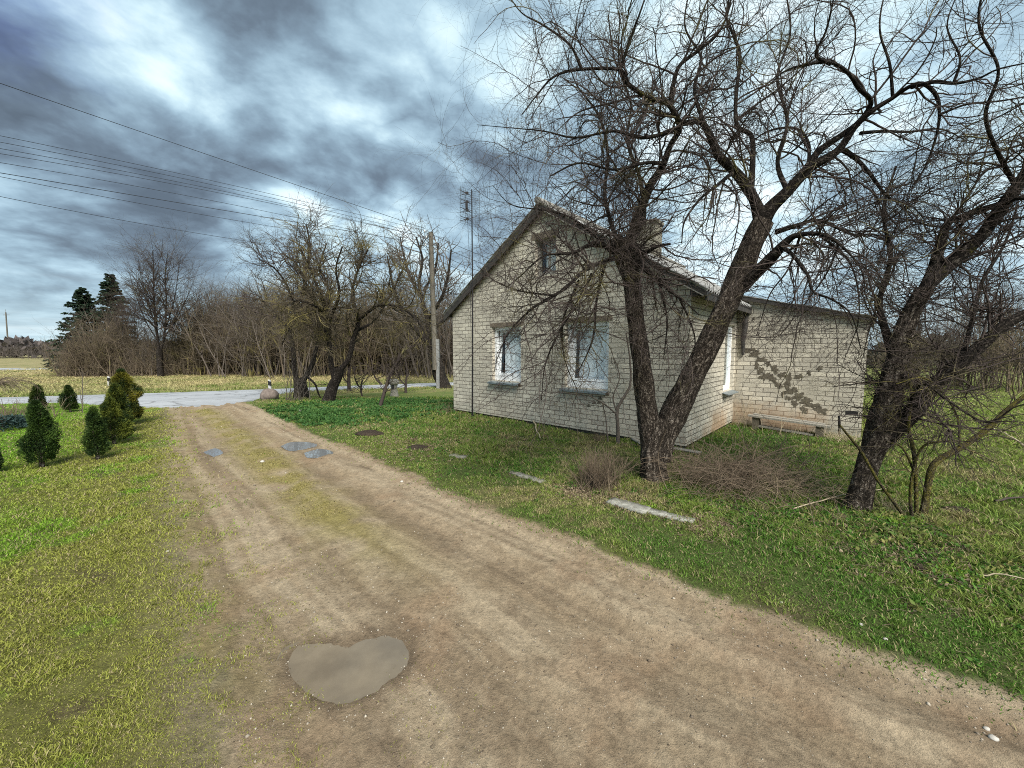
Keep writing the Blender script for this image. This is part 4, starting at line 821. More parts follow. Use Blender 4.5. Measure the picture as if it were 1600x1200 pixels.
# ---- the large forked tree in front of the gable
def near_tree_1():
    base = G(1022, 752); base[2] -= .03; root = empty('fruit_tree', base); tag(root, 'large old bare fruit tree with a V-forked trunk right before the house', 'tree')
    Y0 = base[1]
    trunk = trace([(1022, 768, Y0, 50), (1021, 730, Y0, 44), (1021, 700, Y0, 44), (1030, 672, Y0, 48), (1034, 652, Y0, 44)], base)
    A = trace([(1012, 720, Y0, 26), (1014, 690, Y0, 30), (1012, 650, Y0, 34), (1006, 600, Y0, 33), (1000, 550, Y0-.05, 29), (992, 490, Y0-.1, 27), (986, 440, Y0-.12, 28), (979, 405, Y0-.12, 36), (978, 378, Y0-.1, 30)], base)
    B = trace([(1034, 720, Y0, 28), (1040, 680, Y0, 36), (1058, 640, Y0, 42), (1082, 590, Y0-.02, 42), (1105, 545, Y0-.05, 40), (1125, 500, Y0-.1, 38), (1145, 455, Y0-.15, 38), (1165, 410, Y0-.2, 38), (1180, 370, Y0-.25, 37), (1192, 345, Y0-.27, 34)], base)
    trunk_mesh('trunk', *trunk, M['bark'], root, 48, .13, 1, flare=.32)
    trunk_mesh('trunk', *A, M['bark'], root, 32, .09, 2, label='left stem of the fork, ending in a burr of cut branches')
    trunk_mesh('trunk', *B, M['bark'], root, 36, .10, 3, label='right stem of the fork leaning over to the right')
    # rounded burr on the left stem and a swelling with lichen lower down
    for (u, v, r) in ((978, 392, .15), (966, 380, .10), (1012, 588, .0)):
        if r: q = PY(u, v, Y0-.12)-base; o = rock('burr', q, r, 21+int(u), M['bark'], 1.0); o.parent = root
    y = Y0
    limbs = {
     'A1': [(978, 395, y-.1, 22), (990, 360, y-.1, 19), (1002, 325, y-.15, 17), (1016, 290, y-.2, 16), (1034, 262, y-.25, 14), (1047, 228, y-.3, 11), (1062, 197, y-.35, 12), (1042, 160, y-.5, 10), (1015, 154, y-.6, 9), (978, 128, y-.75, 8), (968, 109, y-.8, 7), (909, 108, y-.95, 6), (867, 119, y-1.1, 5), (838, 150, y-1.2, 3.5), (815, 180, y-1.25, 2)],
     'A2': [(975, 400, y-.15, 12), (945, 408, y-.4, 9), (913, 423, y-.6, 8), (887, 447, y-.75, 7), (862, 465, y-.85, 5), (823, 487, y-.9, 3)],
     'A3': [(995, 410, y-.2, 12), (1012, 423, y-.35, 10), (1030, 440, y-.4, 8), (1047, 455, y-.45, 7), (1068, 470, y-.5, 5), (1092, 492, y-.55, 3)],
     'A4': [(985, 385, y-.2, 12), (1005, 395, y-.35, 9), (1027, 385, y-.45, 8), (1048, 381, y-.5, 7)],
     'A5': [(970, 385, y-.1, 10), (955, 350, y-.1, 8), (945, 300, y+.1, 7), (950, 240, y+.2, 6), (935, 180, y+.2, 5), (900, 130, y+.2, 3), (880, 70, y+.2, 2)],
     'A6': [(962, 395, y-.2, 10), (930, 380, y-.5, 7), (895, 395, y-.8, 6), (850, 400, y-1.0, 4), (815, 430, y-1.1, 3), (790, 450, y-1.1, 2)],
     'A7': [(985, 380, y, 12), (1005, 340, y+.3, 10), (1000, 280, y+.6, 8), (980, 220, y+.8, 6), (985, 160, y+.9, 5), (960, 90, y+.9, 4), (950, 20, y+.9, 2.5)],
     'B1': [(1190, 350, y-.27, 26), (1178, 310, y-.3, 20), (1148, 268, y-.3, 18), (1122, 244, y-.35, 15), (1109, 212, y-.4, 13), (1094, 190, y-.4, 12), (1064, 192, y-.45, 11), (1045, 165, y-.5, 9), (1000, 150, y-.3, 6), (960, 160, y-.2, 5), (905, 175, y-.1, 3.5), (870, 205, y-.1, 2)],
     'B4': [(1172, 300, y-.3, 13), (1176, 250, y-.1, 10), (1174, 212, y, 9), (1152, 196, y, 9), (1150, 150, y+.05, 8), (1156, 88, y+.1, 7), (1146, 55, y+.1, 6), (1135, 20, y+.1, 5), (1150, -40, y+.1, 4)],
     'B5': [(1047, 165, y-.5, 8), (1053, 127, y-.5, 8), (1063, 101, y-.5, 7), (1090, 80, y-.5, 7), (1122, 52, y-.5, 6), (1140, 10, y-.5, 5), (1145, -50, y-.5, 4)],
     'B2': [(1190, 350, y-.27, 30), (1205, 325, y-.32, 27), (1230, 300, y-.4, 23), (1265, 262, y-.5, 20), (1308, 236, y-.6, 17), (1334, 200, y-.7, 15), (1361, 174, y-.8, 14), (1393, 154, y-.9, 12), (1420, 136, y-1, 12), (1442, 131, y-1.05, 12), (1462, 148, y-1.05, 11), (1468, 175, y-1.05, 9), (1463, 212, y-1.0, 8), (1446, 260, y-.95, 6), (1425, 292, y-.9, 4)],
     'B2b': [(1262, 262, y-.5, 17), (1280, 236, y-.5, 13), (1315, 211, y-.6, 12), (1342, 190, y-.7, 11), (1361, 160, y-.8, 11), (1342, 138, y-.9, 10), (1325, 114, y-1, 9), (1298, 98, y-1.05, 8), (1260, 101, y-1.1, 6), (1225, 112, y-1.1, 5), (1200, 135, y-1.1, 3)],
     'B2c': [(1425, 136, y-1, 9), (1460, 128, y-1.2, 9), (1494, 130, y-1.3, 8), (1530, 122, y-1.4, 7), (1560, 108, y-1.5, 6), (1620, 95, y-1.6, 5)],
     'B2d': [(1318, 234, y-.6, 10), (1340, 250, y-.6, 9), (1362, 275, y-.6, 8), (1380, 300, y-.6, 7), (1396, 313, y-.6, 6), (1425, 322, y-.6, 4), (1450, 350, y-.6, 3)],
     'B2e': [(1466, 180, y-1.05, 7), (1490, 170, y-1.1, 6), (1515, 162, y-1.15, 6), (1560, 158, y-1.2, 6), (1610, 150, y-1.3, 5)],
     'B2f': [(1345, 208, y-.7, 8), (1380, 205, y-.6, 7), (1420, 206, y-.5, 6), (1470, 202, y-.4, 5), (1510, 220, y-.3, 3)],
     'B3': [(1160, 450, y-.2, 24), (1178, 430, y-.3, 26), (1203, 405, y-.45, 24), (1228, 378, y-.6, 18), (1245, 368, y-.7, 12), (1282, 366, y-.9, 9), (1313, 383, y-1, 7), (1345, 420, y-1.1, 5), (1352, 460, y-1.1, 3)],
     'B3b': [(1215, 362, y-.3, 12), (1245, 352, y-.1, 9), (1281, 345, y+.1, 8), (1334, 367, y+.2, 7), (1370, 368, y+.3, 6), (1409, 398, y+.4, 4), (1420, 440, y+.4, 3)],
     'B3c': [(1222, 385, y-.6, 10), (1240, 400, y-.9, 8), (1262, 430, y-1.1, 7), (1270, 455, y-1.2, 6), (1300, 468, y-1.3, 5), (1330, 492, y-1.35, 4), (1345, 545, y-1.4, 3)],
     'B6': [(1297, 100, y-1.0, 7), (1275, 85, y-1.2, 6), (1290, 50, y-1.3, 5), (1300, 10, y-1.4, 5), (1310, -50, y-1.4, 4)],
     'B7': [(1395, 152, y-.9, 7), (1390, 100, y-.9, 6), (1375, 50, y-.9, 5), (1380, 0, y-.9, 4), (1400, -50, y-.9, 3)],
     'B8': [(1490, 130, y-1.3, 6), (1500, 90, y-1.3, 5), (1480, 40, y-1.2, 4), (1500, -20, y-1.2, 3)],
     'B9': [(1230, 300, y-.4, 10), (1215, 250, y-.1, 8), (1230, 190, y+.2, 7), (1215, 120, y+.5, 6), (1235, 50, y+.6, 5), (1225, -30, y+.6, 4)],
     'B10': [(1100, 195, y-.4, 8), (1085, 140, y-.1, 6), (1095, 90, y+.1, 5), (1070, 40, y+.2, 4), (1080, -30, y+.2, 3)],
     'B11': [(968, 112, y-.8, 6), (985, 60, y-.9, 5), (1000, 20, y-1, 4), (1020, -40, y-1, 3)],
     'B12': [(909, 108, y-.95, 5), (890, 70, y-1.0, 4), (850, 40, y-1.1, 3.5), (815, 20, y-1.1, 2.5), (790, -15, y-1.1, 2)],
     'B13': [(1060, 200, y-.35, 8), (1010, 215, y-.7, 6), (960, 205, y-.9, 5), (900, 215, y-1.1, 4), (850, 205, y-1.2, 3), (800, 200, y-1.3, 2), (745, 195, y-1.3, 1.2)],
     'B14': [(1037, 255, y-.3, 8), (1005, 255, y-.6, 6), (960, 265, y-.8, 5), (905, 255, y-.9, 4), (860, 275, y-1, 3)],
     'B15': [(1150, 265, y-.3, 8), (1120, 290, y-.6, 6), (1095, 310, y-.8, 5), (1070, 345, y-.9, 4), (1065, 380, y-1, 3)],
     'D1': [(925, 428, y-.6, 6), (903, 470, y-.7, 5), (873, 520, y-.75, 4), (852, 570, y-.8, 3), (846, 625, y-.8, 2)],
     'D2': [(945, 412, y-.4, 6), (932, 470, y-.5, 5), (926, 530, y-.5, 4), (902, 585, y-.55, 2.5)],
     'D3': [(885, 450, y-.75, 5), (832, 482, y-.85, 4), (795, 520, y-.95, 3), (775, 565, y-1, 2)],
     'D4': [(905, 438, y-.6, 5), (880, 500, y-.4, 4), (882, 560, y-.3, 3), (903, 612, y-.3, 2)],
     'D5': [(868, 462, y-.85, 4), (815, 455, y-.9, 3), (775, 440, y-.95, 2.2), (745, 415, y-1.0, 1.5)],
     'D6': [(1030, 443, y-.4, 5), (1042, 500, y-.4, 4), (1037, 560, y-.35, 2.5)],
     'D7': [(1064, 468, y-.5, 4), (1086, 530, y-.5, 3), (1076, 585, y-.5, 2)],
     'D8': [(1405, 396, y+.4, 5), (1388, 440, y+.3, 4), (1362, 500, y+.2, 3), (1348, 560, y+.2, 2)],
     'D9': [(1311, 382, y-1, 5), (1290, 430, y-.9, 4), (1258, 474, y-.8, 3), (1218, 525, y-.8, 2)],
     'D10': [(1275, 362, y-.6, 6), (1330, 415, y-.5, 4), (1342, 495, y-.4, 3), (1318, 565, y-.4, 2)],
     'D11': [(1250, 370, y-.7, 5), (1232, 420, y-.6, 4), (1202, 462, y-.5, 3), (1182, 525, y-.5, 2)],
     'D12': [(960, 395, y-.3, 6), (900, 345, y-.6, 4), (860, 330, y-.8, 3), (800, 320, y-.9, 2), (770, 290, y-.95, 1.3)],
     'B16': [(1264, 262, y-.5, 8), (1262, 220, y-.2, 6), (1240, 200, y+.1, 6), (1200, 205, y+.3, 5), (1170, 225, y+.4, 3)],
    }
    LP, LR = [], []
    for k, pts in limbs.items():
        P, R = trace(pts, base); R = R*np.linspace(.95, .62, len(R)); trunk_mesh('limb', P, R, M['bark_dark'], root, 12, .10, int(pts[0][0]) % 97)
        P, R = resample(P, R, 24); LP.append(P); LR.append(R)
    dk = [q for q, k in enumerate(limbs) if k[0] == 'D' or k in ('A2', 'A3', 'A6', 'B3', 'B3b', 'B3c', 'B2d')]; LP = np.array(LP); LR = np.array(LR); rg = np.random.default_rng(12)
    c0 = PY(1150, 300, y)-base
    up_ = grow(LP, LR, 640, (.5, 1.35), (35, 80), .15, .01, .52, 12, .12, 1, rg, zig=.07, rmax=.0115)
    dn = grow(LP[dk], LR[dk], 90, (.4, 1.0), (35, 90), .13, -.04, .8, 12, .1, 1, rg, zig=.05, rmax=.007)
    l2 = grow(*[np.concatenate([a, b]) for a, b in zip(up_, dn)], 6400, (.25, .62), (30, 80), .16, .0, .62, 8, .12, 1, rg, zig=.07, rmax=.0052)
    l3 = grow(*l2, 27000, (.08, .32), (30, 75), .15, .01, .7, 5, .1, 1, rg, zig=.06, rmax=.0030, rend=.5)
    sp = grow(*up_, 900, (.05, .16), (50, 90), .1, .02, .5, 4, .1, 1, rg, rmax=.004)
    # brush of shoots from the burr
    q = np.array([PY(975, 388, y-.1)-base, PY(985, 380, y-.12)-base])[None]; br = grow(q, np.full((1, 2), .05), 60, (.3, 1.1), (20, 100), .12, .0, .3, 10, 0, 1, rg, rmax=.006); br2 = grow(*br, 420, (.12, .4), (25, 70), .13, .0, .7, 6, .2, 1, rg, rmax=.004)
    build_twigs('crown', [up_, dn], M['twig'], root, 5)
    build_twigs('crown', [l2, br], M['twig'], root, 4); build_twigs('crown', [l3, sp, br2], M['twig'], root, 3)
near_tree_1()

def near_tree_2():
    base = G(1340, 796); base[2] -= .03; root = empty('fruit_tree', base); tag(root, 'dark rough-barked bare tree leaning right at the right side of the picture', 'tree'); y = base[1]
    T = [('trunk', [(1337, 812, y, 50), (1342, 780, y, 44), (1352, 740, y, 42), (1366, 700, y, 46), (1380, 660, y, 52), (1388, 620, y, 48), (1398, 580, y, 40), (1408, 530, y, 36), (1425, 485, y, 34), (1445, 452, y-.02, 33)]),
         ('limb', [(1442, 455, y, 26), (1458, 420, y, 21), (1470, 380, y, 18), (1480, 350, y, 15), (1500, 340, y, 13), (1540, 326, y-.05, 14), (1566, 318, y-.1, 12)]),
         ('limb', [(1440, 460, y, 28), (1465, 432, y, 28), (1500, 400, y-.05, 27), (1535, 366, y-.1, 27), (1562, 328, y-.15, 28), (1590, 290, y-.2, 27), (1625, 240, y-.25, 25), (1680, 180, y-.3, 20)]),
         ('limb', [(1372, 700, y, 30), (1395, 675, y-.05, 36), (1425, 645, y-.1, 36), (1452, 612, y-.15, 30), (1490, 575, y-.2, 27), (1530, 540, y-.25, 27), (1568, 508, y-.3, 25), (1620, 482, y-.35, 22), (1700, 450, y-.4, 16)]),
         ('limb', [(1400, 560, y+.02, 20), (1385, 520, y+.1, 14), (1375, 470, y+.2, 10), (1392, 400, y+.3, 8), (1380, 330, y+.4, 6), (1400, 260, y+.5, 4)]),
         ('limb', [(1590, 295, y-.2, 12), (1560, 240, y-.4, 9), (1540, 180, y-.5, 7), (1560, 110, y-.6, 6), (1530, 40, y-.6, 5), (1540, -40, y-.6, 4)]),
         ('limb', [(1500, 565, y-.2, 12), (1520, 500, y, 8), (1535, 440, y+.2, 7), (1570, 380, y+.4, 6), (1590, 320, y+.5, 4)]),
         ('limb', [(1565, 320, y-.1, 10), (1600, 310, y-.4, 8), (1660, 330, y-.6, 6)]),
         ('limb', [(1412, 650, y-.1, 9), (1440, 600, y-.4, 6), (1480, 625, y-.6, 5), (1540, 660, y-.7, 4), (1580, 640, y-.8, 3)])]
    LP, LR = [], []
    for i, (nm, pts) in enumerate(T):
        P, R = trace(pts, base); trunk_mesh(nm, P, R, M['bark_dark'] if i else M['bark'], root, 34 if i < 4 else 12, .12, 50+i, flare=.3 if i == 0 else 0); P, R = resample(P, R, 24)
        if i: LP.append(P); LR.append(R)
    LP = np.array(LP); LR = np.array(LR); rg = np.random.default_rng(22)
    P0, R0 = resample(*trace(T[0][1], base), 24); H = len(P0)//2
    a = grow(LP, LR, 135, (.4, 1.2), (35, 85), .13, .0, .5, 12, .15, 1, rg, zig=.05, rmax=.012)
    # suckers and spurs wrapped round the trunk
    b = grow(P0[None, 9:], R0[None, 9:], 100, (.2, .6), (40, 100), .16, -.01, .12, 9, 0, 1, rg, zig=.05, rmax=.007)
    b2 = grow(LP[2:3], LR[2:3], 45, (.2, .6), (40, 100), .16, -.01, .12, 9, 0, .6, rg, zig=.05, rmax=.006)
    l2 = grow(np.concatenate([a[0]]), np.concatenate([a[1]]), 1600, (.2, .6), (30, 80), .15, .0, .62, 8, .12, 1, rg, zig=.06, rmax=.006)
    l2b = grow(*[np.concatenate([q, w]) for q, w in zip(b, b2)], 1100, (.08, .32), (30, 90), .16, .0, .7, 6, .1, 1, rg, rmax=.0042)
    l3 = grow(*l2, 4800, (.08, .28), (30, 75), .15, .01, .7, 5, .1, 1, rg, zig=.06, rmax=.0032, rend=.5)
    build_twigs('crown', [a, b, b2, l2], M['twig'], root, 4); build_twigs('crown', [l3, l2b], M['twig'], root, 3)
near_tree_2()

def leaning_shrub():
    base = G(1437, 808); root = empty('mossy_sapling', base); tag(root, 'small multi-stemmed sapling with yellow mossy stems right of the dark leaning trunk', 'sapling'); y = base[1]
    T = [[(1441, 812, y, 17), (1448, 770, y, 15), (1455, 735, y, 15), (1468, 718, y, 14), (1500, 700, y-.05, 13), (1540, 672, y-.1, 13), (1580, 635, y-.15, 12), (1640, 590, y-.2, 9)],
         [(1432, 810, y, 9), (1431, 760, y, 8), (1428, 710, y, 7), (1420, 665, y, 6), (1424, 620, y, 5), (1415, 570, y, 3)],
         [(1425, 808, y-.05, 8), (1422, 780, y-.05, 7), (1426, 740, y-.05, 6), (1440, 700, y-.1, 5), (1470, 690, y-.2, 4), (1530, 690, y-.3, 3)],
         [(1428, 735, y, 5), (1410, 700, y-.1, 4), (1385, 690, y-.2, 3)],
         [(1500, 700, y-.05, 5), (1495, 650, y-.1, 4), (1470, 610, y-.1, 4), (1440, 590, y-.2, 3), (1400, 600, y-.3, 2)]]
    LP, LR = [], []
    for i, pts in enumerate(T):
        P, R = trace(pts, base); trunk_mesh('stem', P, R, M['bark_moss'], root, 14, .1, 80+i); P, R = resample(P, R, 24); LP.append(P); LR.append(R)
    LP = np.array(LP); LR = np.array(LR); rg = np.random.default_rng(33)
    a = grow(LP, LR, 36, (.25, .8), (35, 90), .15, .0, .5, 10, .25, 1, rg, zig=.05, rmax=.007); b = grow(*a, 180, (.1, .4), (30, 80), .15, 0, .7, 7, .1, 1, rg, rmax=.0045); c = grow(*b, 380, (.06, .2), (30, 80), .15, 0, .7, 4, .1, 1, rg, rmax=.003)
    build_twigs('crown', [a, b, c], M['twig_gold'], root, 4)
    y = G(1417, 812)[1]; b0 = G(1417, 812); st = empty('fallen_branch', b0); tag(st, 'yellow-green stick slanting from the sapling foot up across the dark trunk', 'branch')
    P, R = trace([(1419, 815, y, 6.5), (1400, 790, y, 6.5), (1370, 748, y, 6), (1345, 705, y, 6), (1325, 680, y, 5), (1312, 664, y, 4)], b0); trunk_mesh('stick', P, R, M['bark_moss'], st, 8, .06, 90)
leaning_shrub()

def sapling(name, base, stems, m, label, n2, n3, cat='sapling', rmax=.006, ln=(.2, .6), seed=1, group=None, trop=.02, n4=0):
    root = empty(name, base); tag(root, label, cat, group); LP, LR = [], []
    for i, pts in enumerate(stems):
        P, R = trace(pts, base); P, R = resample(P, R, 16); LP.append(P); LR.append(R)
    LP = np.array(LP); LR = np.array(LR); rg = np.random.default_rng(seed)
    V, Fc, uv = tubes(LP, LR, 8); mk('stem', V, [Fc], m, root, True, uv)
    a = grow(LP, LR, n2, ln, (30, 75), .12, trop, .6, 8, .2, 1, rg, zig=.05, rmax=rmax); parts = [a]
    if n3: b = grow(*a, n3, (ln[0]*.4, ln[1]*.6), (30, 70), .12, trop, .7, 6, .15, 1, rg, rmax=rmax*.6); parts.append(b)
    if n4: parts.append(grow(*b, n4, (ln[0]*.3, ln[1]*.4), (30, 70), .12, trop, .7, 4, .15, 1, rg, rmax=rmax*.45))
    build_twigs('crown', parts, m, root, 3); return root
b = G(966, 693); y = b[1]
sapling('sapling', b, [[(966, 696, y, 7), (965, 660, y, 6.5), (964, 640, y, 6), (975, 620, y, 5), (985, 600, y, 4), (984, 560, y, 3), (978, 520, y, 2)], [(964, 648, y, 3), (945, 632, y-.1, 2.5), (920, 618, y-.2, 2)], [(964, 645, y, 3.2), (958, 620, y, 2.5), (968, 590, y, 2), (960, 560, y, 1.5)], [(950, 690, y, 3), (948, 670, y, 2.5), (946, 650, y, 2), (940, 628, y, 1.5)]], M['twig_grey'], 'thin grey sapling standing close to the gable left of the forked trunk', 22, 60, seed=41, rmax=.005, ln=(.15, .5))

# ---- generic bare trees further off
def bare_tree(base, pts, m_bark, m_twig, label, n=(40, 260, 1400), ln=((1.0, 2.2), (.5, 1.2), (.2, .6)), seed=1, trop=.02, rmax=(.04, .016, .008), name='fruit_tree', group=None, droop=0, ang=(25, 70), curl=.11, cat='tree'):
    root = empty(name, base); tag(root, label, cat, group); LP, LR = [], []; rg = np.random.default_rng(seed)
    for i, p in enumerate(pts):
        P, R = trace(p, base); R = R*(.9 if i == 0 else .66); trunk_mesh('trunk' if i == 0 else 'limb', P, R, m_bark, root, 14 if i < 2 else 8, .10, seed+i, K=24, flare=.2 if i == 0 else 0); P, R = resample(P, R, 20); LP.append(P); LR.append(R)
    LP = np.array(LP); LR = np.array(LR); src = slice(1, None) if len(pts) > 1 else slice(0, None)
    a = grow(LP[src], LR[src], n[0], ln[0], ang, curl, trop, .6, 11, .2, 1, rg, zig=.06, rmax=rmax[0]); b = grow(*a, n[1], ln[1], (30, 75), curl*1.1, trop*.5-droop, .65, 8, .15, 1, rg, zig=.06, rmax=rmax[1]); c = grow(*b, n[2], ln[2], (30, 75), curl*1.1, -droop, .7, 5, .1, 1, rg, zig=.05, rmax=rmax[2], rend=.6)
    build_twigs('crown', [a, b, c], m_twig, root, 3); return root
# leaning apple tree (right of the pair)
b = G(514, 628); y = b[1]
bare_tree(b, [[(512, 634, y, 26), (518, 610, y, 22), (526, 590, y, 20), (530, 575, y, 20)],
    [(524, 600, y, 14), (518, 570, y, 13), (514, 530, y, 12), (515, 500, y, 10), (500, 460, y-.2, 8), (485, 420, y-.4, 6), (470, 390, y-.5, 4)],
    [(530, 580, y, 15), (545, 560, y, 14), (552, 530, y, 13), (560, 500, y, 11), (550, 460, y+.3, 8), (560, 420, y+.5, 6), (575, 390, y+.6, 4)],
    [(515, 500, y, 8), (530, 460, y-.5, 7), (525, 420, y-.8, 5), (535, 385, y-1, 3)], [(560, 500, y, 9), (590, 478, y-.4, 7), (625, 480, y-.7, 6), (655, 505, y-.9, 4), (670, 535, y-1, 3)],
    [(552, 520, y, 8), (585, 500, y+.8, 7), (610, 460, y+1.2, 6), (630, 420, y+1.4, 4)], [(514, 520, y, 8), (480, 500, y+.4, 6), (455, 510, y+.6, 4), (440, 540, y+.6, 3)], [(515, 500, y, 7), (495, 480, y-.9, 6), (460, 470, y-1.2, 4), (435, 490, y-1.3, 3)]],
    M['bark_dark'], M['twig_gold'], 'old apple tree with drooping golden lichened twigs, middle of the roadside group', (150, 1300, 5200), ((.7, 1.7), (.4, 1.0), (.2, .5)), 61, .02, (.03, .013, .0075), droop=.035)
b = G(468, 622); y = b[1]
bare_tree(b, [[(470, 628, y, 30), (470, 605, y, 26), (468, 590, y, 24)],
    [(465, 600, y, 16), (460, 575, y, 13), (458, 545, y, 11), (452, 515, y, 9), (458, 485, y-.2, 7), (450, 450, y-.4, 6), (430, 420, y-.6, 4), (405, 405, y-.8, 3)],
    [(474, 595, y, 14), (488, 570, y, 12), (494, 545, y+.1, 10), (500, 510, y+.3, 9), (490, 470, y+.5, 7), (475, 430, y+.6, 6), (485, 390, y+.7, 5), (478, 350, y+.8, 3)],
    [(455, 520, y, 8), (430, 490, y+.2, 7), (410, 470, y+.4, 5), (392, 465, y+.6, 3)], [(500, 505, y+.3, 8), (515, 460, y+.3, 6), (500, 420, y, 5), (510, 380, y, 3)], [(458, 490, y, 7), (475, 450, y-.7, 6), (465, 415, y-.9, 5), (440, 395, y-1, 3)], [(478, 588, y-.3, 6), (492, 600, y-.5, 5), (500, 620, y-.6, 4), (512, 628, y-.7, 3)]],
    M['bark_dark'], M['twig'], 'thick black-trunked apple tree beside the boulder, leftmost of the trees by the road', (140, 1000, 4200), ((.8, 1.8), (.4, 1.0), (.2, .5)), 62, .03, (.03, .013, .0075), droop=.008)
b = G(694, 606); y = b[1]
bare_tree(b, [[(697, 612, y, 26), (688, 590, y, 24), (682, 570, y, 22), (678, 550, y, 20)],
    [(680, 560, y, 16), (672, 535, y, 14), (668, 500, y, 12), (660, 470, y, 10), (655, 440, y, 8), (660, 405, y, 6), (650, 370, y, 4)], [(676, 545, y, 14), (650, 515, y-.3, 10), (630, 490, y-.5, 8), (615, 450, y-.7, 6), (605, 400, y-.8, 4)],
    [(668, 500, y, 9), (690, 465, y-.5, 8), (700, 430, y-.8, 6), (705, 390, y-1, 4)], [(670, 520, y, 9), (695, 500, y+.5, 8), (720, 480, y+.9, 6), (735, 460, y+1, 4)], [(660, 470, y, 8), (640, 430, y+.6, 7), (630, 395, y+.9, 5), (625, 370, y+1, 3)], [(662, 455, y, 7), (680, 420, y+.6, 6), (685, 380, y+.8, 4)]],
    M['bark_dark'], M['twig_grey'], 'open-crowned walnut tree behind the wooden utility pole left of the house', (110, 520, 1700), ((.9, 2.0), (.5, 1.0), (.2, .45)), 63, .04, (.04, .022, .013), name='walnut_tree', curl=.08)
for i, (u, v, st, lb) in enumerate([(595, 636, [(593, 638, 7), (600, 615, 6), (606, 595, 5.5), (618, 570, 4.5), (632, 545, 3)], 'slim dark crooked sapling in the middle of the green bed'),
        (546, 612, [(546, 614, 7), (545, 595, 6), (546, 575, 5)], 'short straight sapling right of the leaning apple tree'), (634, 614, [(634, 616, 5), (634, 600, 4), (636, 580, 3), (633, 560, 2)], 'thin upright sapling right of the carved stump'), (566, 620, [(566, 622, 3.5), (564, 605, 3), (568, 590, 2)], 'low forked sapling between the leaning apple tree and the crooked sapling')]):
    b = G(u, v); y = b[1]; pts = [(a_, c_, y+.01*k, w_) for k, (a_, c_, w_) in enumerate(st)]
    extra = [[(u+2, v-35, y, 4), (u-8, v-45, y, 3), (u-14, v-60, y-.2, 2)]] if i == 0 else [[(u, v-12, y, 3), (u-8, v-20, y, 2.5), (u-12, v-32, y-.2, 2)]]
    sapling('sapling', b, [pts]+extra, M['twig'], lb, 26 if i != 0 else 40, 90 if i else 160, seed=70+i, rmax=.012, ln=(.4, 1.0))
b = G(452, 622); y = b[1]; rgb = np.random.default_rng(9)
def shrub(name, b, n, hgt, spread, m, label, n2, r=.008, cat='shrub', group=None, seed=0, trop=.02, base_r=.15, n3=0, ln2=(.3, .6), curl=.09, flat=1.0, rm2=.6):
    rg = np.random.default_rng(seed); root = empty(name, b); tag(root, label, cat, group)
    o = rg.normal(size=(n, 3))*base_r*[1, 1, 0]+[0, 0, -.03]; d = rg.normal(size=(n, 3))*[1, 1, 0]; d = d/(np.linalg.norm(d, axis=1, keepdims=True)+1e-9)*rg.uniform(0, spread, (n, 1))+[0, 0, 1.0*flat]; d /= np.linalg.norm(d, axis=1, keepdims=True)
    K = 9; L = hgt*rg.uniform(.55, 1.1, (n, 1)); X = [o]
    for j in range(K-1): d = d+rg.normal(size=(n, 3))*curl+[0, 0, trop]; d /= np.linalg.norm(d, axis=1, keepdims=True); X.append(X[-1]+d*L/(K-1))
    P = np.stack(X, 1); R = r*(.45+1.3*rg.random((n, 1))**2.5)*np.linspace(1, .4, K)[None]
    build_twigs('stems', [(P, R)], m, root, 4)
    if n2: a = grow(P, R, n2, (hgt*ln2[0], hgt*ln2[1]), (20, 60), .1, trop, .7, 6, .2, 1, rg, rmax=r*rm2); parts = [a]
    if n2 and n3: parts.append(grow(*a, n3, (hgt*ln2[0]*.5, hgt*ln2[1]*.6), (20, 60), .1, trop, .7, 4, .1, 1, rg, rmax=r*rm2*.7))
    if n2: build_twigs('crown', parts, m, root, 3)
    return root
shrub('shrub', G(462, 626), 26, 1.5, .9, M['twig_grey'], 'thin spiky shoots around the foot of the black-trunked apple tree', 60, .010, seed=3)
shrub('bare_bush', G(932, 762), 230, .50, .75, M['twig_red'], 'dense reddish brown bare bush at the verge edge left of the forked trunk', 500, .0042, 'bush', seed=4, base_r=.10, trop=.01)
shrub('bare_bush', G(960, 755), 60, .42, .8, M['twig_gold'], 'thinner greenish bush between the reddish bush and the forked trunk', 120, .003, 'bush', seed=5, base_r=.10, n3=200)
def brush():
    b = G(1150, 762); root = empty('brush_pile', b); tag(root, 'wide low heap of cut brown brushwood on the grass right of the forked trunk', 'brush pile'); rg = np.random.default_rng(8)
    n = 900; o = np.stack([rg.normal(0, .40, n), rg.normal(0, .28, n), rg.uniform(0, .2, n)], 1); th = rg.normal(0, .9, n); d = np.stack([np.cos(th)*np.where(rg.random(n) < .5, -1, 1), np.sin(th)*.8, rg.uniform(.2, 1.3, n)], 1); d /= np.linalg.norm(d, axis=1, keepdims=True)
    K = 9; L = rg.uniform(.3, .9, (n, 1)); X = [o]; bend = rg.normal(size=(n, 3))*.07
    for j in range(K-1): d = d+bend+rg.normal(size=(n, 3))*.05-[0, 0, .13]; d /= np.linalg.norm(d, axis=1, keepdims=True); X.append(X[-1]+d*L/(K-1))
    P = np.stack(X, 1); P[..., 2] = np.maximum(P[..., 2], .01*rg.random(P.shape[:2])); R = (.0014+.0045*rg.random((n, 1))**3)*np.linspace(1, .5, K)[None]
    a = grow(P, R, 1100, (.1, .35), (20, 60), .12, -.04, .8, 6, .1, 1, rg, rmax=.0026)
    build_twigs('twigs', [(P, R), a], M['twig_red'], root, 3)
brush()
shrub('bare_bush', G(1200, 722), 55, .62, 1.0, M['twig_brown'], 'airy bush of thin brown shoots behind the brushwood heap', 190, .003, 'bush', seed=14, base_r=.22, n3=300)
